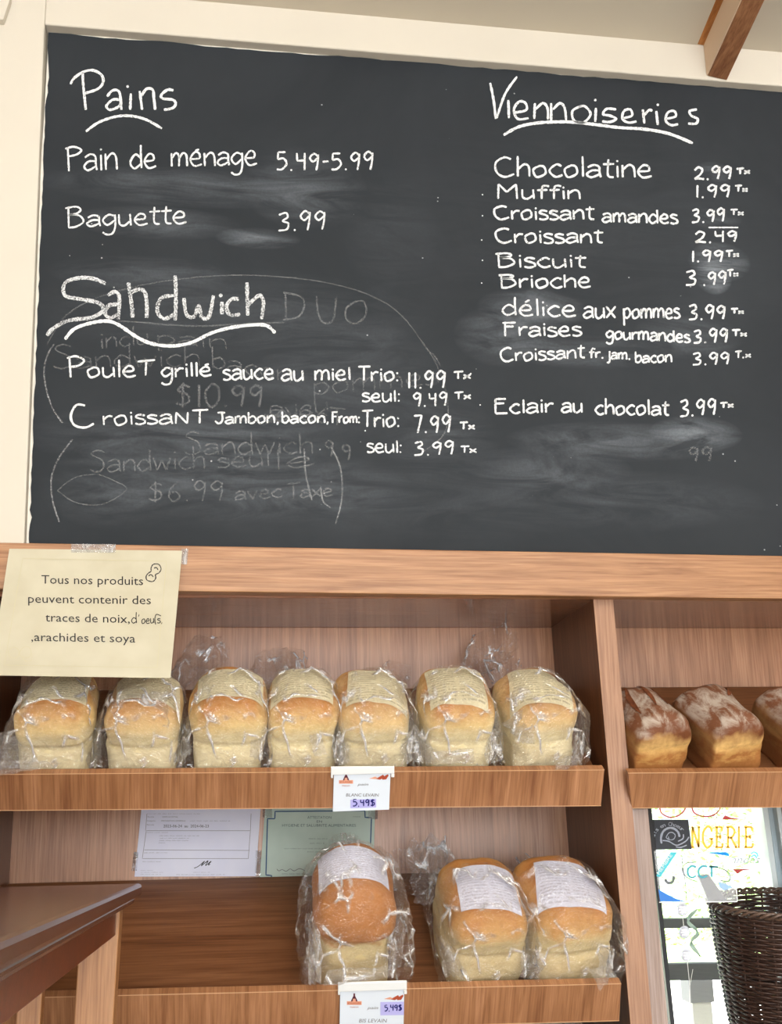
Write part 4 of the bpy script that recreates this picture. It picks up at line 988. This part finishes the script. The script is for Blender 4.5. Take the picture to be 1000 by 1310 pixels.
# ================================================================ TABLE, lower left
tz = at(182, 1130, -.08).z; tx = at(182, 1130, -.08).x
tab = empty('small_table', (tx, -.08, 0)); tag(tab, 'dark brown wooden table with light legs at the lower left, in front of the shelves', 'table')
TX0 = tx-.62; TY0 = -1.22
def rounded_top(name, x0, x1, y0, y1, zlo, zhi, mat, bev, cut=.006):
    poly = [(x0, y0, zlo), (x1-cut, y0, zlo), (x1, y0+cut, zlo), (x1, y1-cut, zlo), (x1-cut, y1, zlo), (x0, y1, zlo)]
    return prism(name, poly, (0, 0, zhi-zlo), mat, tab, bev)
rounded_top('table_top', TX0, tx, TY0, -.08, tz-.013, tz, W_table, .0035)
rounded_top('edge_moulding', TX0+.006, tx-.007, TY0+.006, -.087, tz-.021, tz-.0132, W_table, .003)
ap = .026
box('apron', (TX0+ap, TY0+.05, tz-.050), (tx-ap+.004, -.125, tz-.0212), W_apron, tab, .001)
def leg(x, y, w0, w1, dx, dy, z0):
    V = []
    for z, ww, ox, oy in ((0, w1, dx, dy), (z0, w0, 0, 0)):
        for a, b in ((0,0),(1,0),(1,1),(0,1)): V.append((x+ox-ww*a, y+oy-ww*b, z))
    o = mk('leg', V, [(0,1,2,3),(7,6,5,4),(0,4,5,1),(1,5,6,2),(2,6,7,3),(3,7,4,0)], W_leg, tab); fixnorm(o.data); bevel(o, .0012); return o
leg(tx-.018, -.102, .040, .034, -.03, 0, tz-.0215)
leg(at(60, 1250, -.13).x, -.128, .024, .022, -.02, 0, tz-.0505)
leg(TX0+.07, -.13, .040, .034, .0, 0, tz-.0215)
leg(tx-.018, TY0+.10, .040, .034, -.02, 0, tz-.0215)
leg(TX0+.07, TY0+.10, .040, .034, .0, 0, tz-.0215)

# ================================================================ WINDOW VIEW: decals, hanging sign, basket
PG = Plane((0, .2850, 0), (0, -1, 0))
def vinyl(name, rgb):
    m, nt, bs = newmat(name); nt.nodes.remove(bs); out = nt.nodes['Material Output']
    d = N(nt, 'ShaderNodeBsdfDiffuse'); t = N(nt, 'ShaderNodeBsdfTranslucent'); d.inputs[0].default_value = lin(rgb); t.inputs[0].default_value = lin(rgb)
    mx = N(nt, 'ShaderNodeMixShader'); mx.inputs[0].default_value = .8; nt.links.new(d.outputs[0], mx.inputs[1]); nt.links.new(t.outputs[0], mx.inputs[2]); nt.links.new(mx.outputs[0], out.inputs[0]); return m
gold = vinyl('gold_vinyl', (222,160,70)); redv = vinyl('dusty_red_vinyl', (150,62,62)); tealv = vinyl('teal_vinyl', (90,190,206)); bluev = vinyl('blue_vinyl', (40,120,190)); greyv = vinyl('grey_vinyl', (140,140,148))
SER = {'N': [[(0,0),(.3,0)],[(.12,0),(.12,1)],[(0,1),(.2,1)],[(.14,1),(.8,0)],[(.8,0),(.8,1)],[(.65,1),(.95,1)]],
 'G': [[(.85,.75),(.75,.95),(.45,1.02),(.1,.75),(.08,.3),(.4,-.02),(.8,.15),(.82,.42)],[(.6,.43),(.98,.43)]],
 'E': [[(0,0),(.75,0)],[(0,1),(.7,1)],[(.16,0),(.16,1)],[(.16,.52),(.55,.52)],[(.7,1),(.7,.8)],[(.75,0),(.78,.22)],[(.55,.62),(.55,.4)]],
 'R': [[(0,0),(.35,0)],[(.16,0),(.16,1)],[(0,1),(.5,1),(.75,.78),(.5,.5),(.16,.5)],[(.42,.5),(.9,0)],[(.75,0),(1,0)]],
 'I': [[(0,0),(.4,0)],[(.2,0),(.2,1)],[(0,1),(.4,1)]]}
dec = empty('window_lettering', tuple(PG(925, 1070))); tag(dec, 'gold painted word ending NGERIE with red swashes on the window glass', 'lettering')
xs_ = [('N',884,896),('G',898,912.5),('E',914.5,927),('R',928.5,943),('I',943.5,950),('E',951.5,966)]
st = []
for ch, a, b in xs_:
    for s_ in SER[ch]:
        pts = [(a+(b-a)*x+.2*0, 1084-26*y) for x, y in s_]
        st.append(smooth_line(pts) if len(pts) > 3 else pts)
V, F = ribbon(st, 2.9, .05); prt('gold_letters', V, F, PG, gold, dec)
V, F = ribbon([smooth_line([(843,1030),(846,1040),(856,1045.5),(866,1044),(874,1038),(878,1030)]), smooth_line([(884,1030),(888,1040),(900,1044.5),(912,1043),(920,1036),(921,1030)])], 1.8, .1); prt('red_scroll', V, F, PG, redv, dec)
for pts in ([(923,1048.5),(927,1043),(935,1046),(951,1048.5)], [(937,1112),(966,1111.5),(950,1113.5),(943,1118)]): fill('red_swash', pts, PG, redv, dec)
V, F = font('andes', 935, 972, 1104.5, 10, .35); prt('italic_letters', V, F, PG, greyv, dec)
fill('blue_swash', [(900,1090.5),(928,1090),(932,1092),(933,1095.5),(922,1093.5)], PG, bluev, dec)
V, F = ribbon([smooth_line([(960,1092),(964,1090),(968,1092),(969,1096)]), smooth_line([(961,1096),(965,1094),(968,1098)])], 1.6, .1); prt('teal_fan', V, F, PG, tealv, dec)

PD = Plane((0, .2600, 0), (0, -1, 0))
stk = empty('round_logo_decal', tuple(PD(856, 1067))); tag(stk, 'dark grey square sticker with a round white swirl logo, top left of the window', 'sticker')
prism('sticker_sheet', [PD(828.5,1048.5), PD(880,1048.5), PD(884.5,1086.5), PD(832.5,1087)], (0, -.0005, 0), plain('charcoal_vinyl', (66,70,78), .5, .4, .15, 40), stk, 0)
PD2 = Plane((0, .2590, 0), (0, -1, 0))
fill('black_margin', [(828.5,1048.5),(836.5,1048.5),(839.5,1087),(832.5,1087)], PD2, M_dkedge, stk, .0)
silver = plain('silver_print', (196,204,220), .5)
def zd(x, y): return (825+x*.07, 1035+y*.07)
V, F = ribbon([smooth_line([zd(300,630),zd(290,520),zd(330,410),zd(420,350),zd(520,355),zd(600,420),zd(630,510)])], 2.6, .15); prt('arch_print', V, F, PD2, silver, stk)
V, F = ribbon([smooth_line([zd(320,575),zd(430,590),zd(560,660),zd(650,640),zd(750,580),zd(800,510)]), smooth_line([zd(560,690),zd(650,700),zd(760,660)]), smooth_line([zd(700,460),zd(690,540),zd(600,590)])], 1.6, .2); prt('wave_print', V, F, PD2, silver, stk)
V, F = ribbon([smooth_line([zd(380,520),zd(430,440),zd(500,430),zd(550,480),zd(520,550),zd(440,560),zd(380,520)]), [zd(420,500),zd(440,560)], [zd(484,560),zd(486,572)]], 1.0, .3); prt('centre_print', V, F, PD2, silver, stk)
txt = 'Fruits en Chœur'.replace('œ', 'oe'); cxp, cyp = zd(450, 540)
parts = []
for i, ch in enumerate(txt):
    if ch == ' ': continue
    an = R(200-i*(148/(len(txt)-1)))-R(10)
    V0, F0 = font(ch, 0, 3.3 if ch not in 'it' else 1.6, 0, 5.2)
    rx, ry = 19.5, 17.0; bx, by = cxp+rx*math.cos(an), cyp-ry*math.sin(an)+1; ta = math.pi/2-an
    parts.append(([(bx+(x-1.3)*math.cos(ta)-y*math.sin(ta), by+(x-1.3)*math.sin(ta)+y*math.cos(ta)) for x, y in V0], F0))
V, F = fjoin(parts); prt('arched_text', V, F, PD2, silver, stk)

# clear acrylic sign holder in front of the basket
YA = .055
def sheet_mat(name, col, alpha):
    m, nt, bs = newmat(name); bs.inputs['Base Color'].default_value = col; bs.inputs['Roughness'].default_value = .12; bs.inputs['Alpha'].default_value = alpha; return m
PA = Plane((0, YA, 0), (0, -1, 0))
acr = empty('acrylic_sign', tuple(PA(888, 1120))); tag(acr, 'clear acrylic card holder with teal letters, hanging over the basket handle', 'sign')
prism('clear_sheet', [PA(836.5,1088.5), PA(884,1088.5), PA(940,1130), PA(943,1154), PA(844,1155)], (0, .0015, 0), sheet_mat('clear_acrylic', (.93,.97,1,1), .20), acr, 0)
PA2 = Plane((0, YA-.0006, 0), (0, -1, 0))
V, F = ribbon([[(843,1154.3),(943,1153.3)],[(941.5,1136),(943,1153.3)]], 1.3, .05); prt('bright_edge', V, F, PA2, M_white_plastic, acr)
def za(x, y): return (830+x*.12, 1085+y*.12)
fill('blue_corner', [za(100,440),za(200,495),za(290,540),za(400,572),za(120,568)], PA2, plain('bright_blue_print', (30,120,214), .5), acr)
fill('pale_blue_corner', [za(740,360),za(830,385),za(900,420),za(800,450),za(750,420)], PA2, plain('pale_blue_print', (150,186,236), .5), acr)
V, F = ribbon([smooth_line([za(500,205),za(460,190),za(415,225),za(420,290),za(460,312),za(500,295)]), smooth_line([za(620,200),za(575,190),za(530,230),za(535,290),za(575,312),za(620,295)]), [za(640,200),za(735,200)], [za(665,200),za(668,310)]], 2.4, .05)
prt('teal_letters', V, F, PA2, plain('teal_print', (60,160,180), .5), acr)['label'] = 'teal letters CCI'
V, F = ribbon([smooth_line([za(500,150),za(400,160),za(355,220),za(400,310),za(520,360)]), smooth_line([za(640,190),za(780,220),za(860,280),za(850,350),za(760,345)])], 1.2, .1); prt('ring_print', V, F, PA2, greyv, acr)
V, F = ribbon([smooth_line([za(345,20),za(360,200),za(390,400),za(400,560)])], .7, .0); prt('dark_string', V, F, PA2, M_black, acr)
V, F = ribbon([smooth_line([za(170,330),za(200,370),za(250,360),za(265,300)])], 3.2, .1); prt('grey_hook_print', V, F, PA2, greyv, acr)
# diagonal banner
teal2 = plain('turquoise_banner', (64,190,206), .5)
fill('banner', [za(230,45),za(300,45),za(120,310),za(80,300),za(90,250)], PA2, teal2, acr)
V0, F0 = font('MEMBRE', 0, 30, 0, 4.6); a_ = R(-56)
V = [(za(110,285)[0]+x*math.cos(a_)-y*math.sin(a_), za(110,285)[1]+x*math.sin(a_)+y*math.cos(a_)) for x, y in V0]
put2d('banner_text', V, F0, Plane((0, YA-.0014, 0), (0,-1,0)), M_white_plastic, acr)

# three hanging badges on a string
bad = empty('badge_strand', tuple(PA(876, 1155))); tag(bad, 'strand of three round silver badges hanging below the acrylic sign', 'decoration')
silv = plain('brushed_silver', (186,188,200), .3, .5, .25, 300, .35)
for x, y in ((872.5,1163.5),(875,1192.5),(878,1222)):
    V, F = [], []
    for r_, l_ in ((7.4,.0),(7.4,.0012),(6.4,.002),(5.2,.0012),(0.01,.0016)):
        for k in range(24):
            a = 2*math.pi*k/24; V.append(PA(x+r_*math.cos(a), y+r_*1.13*math.sin(a), l_))
    for i in range(4):
        for k in range(24): F.append((i*24+k, i*24+(k+1) % 24, (i+1)*24+(k+1) % 24, (i+1)*24+k))
    b = mk('badge', V, F, silv, bad, True); fixnorm(b.data)
    V, F = fjoin([([(x-4,y-4),(x+3.4,y-4),(x+3.4,y-2),(x-4,y-2)], [(0,1,2,3)]), ([(x-4.4,y-.6),(x+4.2,y-.6),(x+4.2,y+1.4),(x-4.4,y+1.4)], [(0,1,2,3)]), ([(x-3,y+3),(x+3,y+3),(x+3,y+4.6),(x-3,y+4.6)], [(0,1,2,3)])])
    o = put2d('badge_print', V, F, PA, M_white_plastic, bad, .0026)
tv, tf = tube_data([PA(870,1150,.001), PA(872,1163,.0), PA(875,1192,.0), PA(878,1222,.0), PA(882,1260,.0), PA(884,1330,.0)], .0004, 5); mk('string', tv, tf, M_white_plastic, bad)
tv, tf = tube_data([PA(886,1240,.001), PA(882,1262,.0), PA(880,1330,.0)], .0003, 5); mk('string', tv, tf, M_white_plastic, bad)
rib = empty('curled_ribbon', tuple(PA(888, 1190))); tag(rib, 'curled pale green ribbon hanging beside the silver badges', 'ribbon')
pts = [(891,1163),(880,1178),(892,1193),(884,1207),(896,1224)]
pp = smooth_line(pts, 6); V, F = [], []
for i, (x, y) in enumerate(pp):
    ww = 2.6*(.35+abs(math.sin(i*.55))); V += [PA(x-ww, y, .006*math.sin(i*.9)), PA(x+ww, y, .006*math.sin(i*.9)+.003)]
for i in range(len(pp)-1): F.append((2*i, 2*i+2, 2*i+3, 2*i+1))
mk('ribbon_band', V, F, plain('sage_ribbon', (168,192,180), .4), rib, True)

# wicker basket
bc = at(1003, 1157, .135); RB = .098
bas = empty('wicker_basket', tuple(bc)); tag(bas, 'dark brown woven wicker basket in front of the window at the lower right', 'basket')
M_wick = plain('dark_wicker', (62,42,34), .42, .5, .35, 60)
M_rim = plain('wicker_rim', (92,72,60), .38, .5, .25, 80)
tl = Matrix.Rotation(R(8), 3, 'X')
def bp(th, z, r): # local
    return tl @ Vector((r*math.cos(th), r*math.sin(th), z))
NS = 26; Hb = .235; parts = []
nr = 78
for i in range(nr):
    z = -.006-Hb*i/(nr-1); f = 1-.36*(i/(nr-1))**1.15
    if i % 26 == 25: continue
    pts = []
    for k in range(NS*4):
        th = 2*math.pi*k/(NS*4)
        pts.append(bp(th, z+.0010*noise.noise(Vector((k*.35, i*2.1, 0))), RB*f+.0020*math.cos(NS/2*th+(i % 2)*math.pi)))
    parts.append(tube_data(pts, .0018, 5, True))
V, F = join(parts)
o = mk('woven_strands', V, F, M_wick, bas, True, local=1); o['kind'] = 'stuff'
for k in range(NS):
    th = 2*math.pi*k/NS
    tv, tf = tube_data([bp(th, -.002-Hb*t/8, RB*(1-.36*(t/8)**1.15)) for t in range(9)], .0017, 5)
    mk('stake', tv, tf, M_wick, bas, True, local=1)
for ph in (0, 1, 2):
    pts = [bp(2*math.pi*k/120, .001+.0035*math.sin(k*.9+ph*2.1), RB*1.012+.0035*math.cos(k*.9+ph*2.1)) for k in range(120)]
    tv, tf = tube_data(pts, .0022, 6, True); mk('braided_rim', tv, tf, M_rim, bas, True, local=1)
# inner back strands seen over the rim
tv, tf = tube_data([bp(2*math.pi*k/60, -Hb-.004, RB*.64) for k in range(60)], .003, 6, True); mk('foot_ring', tv, tf, M_wick, bas, True, local=1)
bm = bmesh.new(); bmesh.ops.create_circle(bm, cap_ends=True, segments=40, radius=RB*.63); me = bpy.data.meshes.new('basket_floor'); bm.to_mesh(me); bm.free(); me.materials.append(M_wick)
fo = link(bpy.data.objects.new('basket_floor', me), bas); fo.matrix_local = tl.to_4x4() @ Matrix.Translation((0,0,-Hb))
hp = [at(925,1156,.095), at(914,1141,.09), at(903,1128,.088), at(897,1121,.088)]
vsd = []
strapM = plain('dark_handle_strap', (60,56,72), .4)
prism('handle', [at(893,1120,.088), at(906,1118,.088), at(930,1152,.094), at(907,1153,.094)], (0, .006, 0), strapM, bas, .001)

# ---------------------------------------------------------------- outside
M_pave = plain('pale_concrete', (226,224,220), .8, .3, .04, 2)
M_grass = plain('grass_green', (176,200,140), .9, .2, .25, 2)
M_hedge = plain('leaf_green', (150,190,120), .8, .3, .3, 3)
pv = box('pavement', (-12, .34, -.06), (14, 8.6, 0), M_pave, None, 0); tag(pv, kind='structure')
gr = box('lawn', (-14, 8.6, -.06), (16, 30, -.01), M_grass, None, 0); tag(gr, kind='structure')
rl = empty('porch_railing', tuple(at(880, 1240, 1.2))); tag(rl, 'dark grey porch railing boards seen through the window', 'railing')
M_dkrail = plain('dark_grey_rail_paint', (70,72,76), .5, .4, .1)
prism('rail_board', [at(700,1176,1.2), at(1100,1174,1.2), at(1100,1186.5,1.2), at(700,1188.5,1.2)], (0, .04, 0), M_dkrail, rl, .002)
prism('rail_board', [at(700,1236,1.2), at(1100,1229,1.2), at(1100,1252,1.2), at(700,1256,1.2)], (0, .04, 0), M_dkrail, rl, .002)
for x in (700, 1100):
    a = at(x, 1150, 1.2); box('post', (a.x-.03, 1.2, 0), (a.x+.03, 1.26, a.z), M_dkrail, rl, .003)
a0, a1 = at(881, 1254, 1.34), at(912, 1254, 1.34); zb_ = at(895, 1283, 1.34).z
bx = empty('bollard', ((a0.x+a1.x)/2, 1.37, 0)); tag(bx, 'squat grey square post just outside the window', 'post')
box('cap', (a0.x, 1.34, zb_), (a1.x, 1.40, a0.z), plain('mid_grey_paint', (150,150,154), .6), bx, .003)
box('shaft', (a0.x+.005, 1.345, 0), (a1.x-.005, 1.395, zb_), M_pave, bx, .003)
# leafy hedge beyond the lawn
hb_ = empty('hedge', (6.5, 12, 0)); tag(hb_, 'sunlit green hedge beyond the lawn outside', 'hedge')
rh = random.Random(3); V, F = [], []
for k in range(20000):
    c = Vector((rh.uniform(-3, 16), 12+rh.uniform(-.6, .6), rh.uniform(0, 2.3+.5*noise.noise(Vector((k*.01, 0, 0))))))
    a = rh.uniform(0, 6.28); u = Vector((math.cos(a), math.sin(a)*.5, rh.uniform(-.6, .6)))*.055; v = Vector((-math.sin(a), .4*math.cos(a), rh.uniform(.3, 1)))*.035
    o_ = len(V); V += [c-u, c-v*.6, c+u, c+v*.6]; F.append((o_, o_+1, o_+2, o_+3))
lv = mk('leaves', V, F, M_hedge, hb_); lv['kind'] = 'stuff'
for k in range(12):
    x = -2.5+k*1.6; tv, tf = tube_data([(x,12,0),(x+.1,12,1),(x-.05,12.1,1.9)], .025, 6); mk('stem', tv, tf, M_grey, hb_)
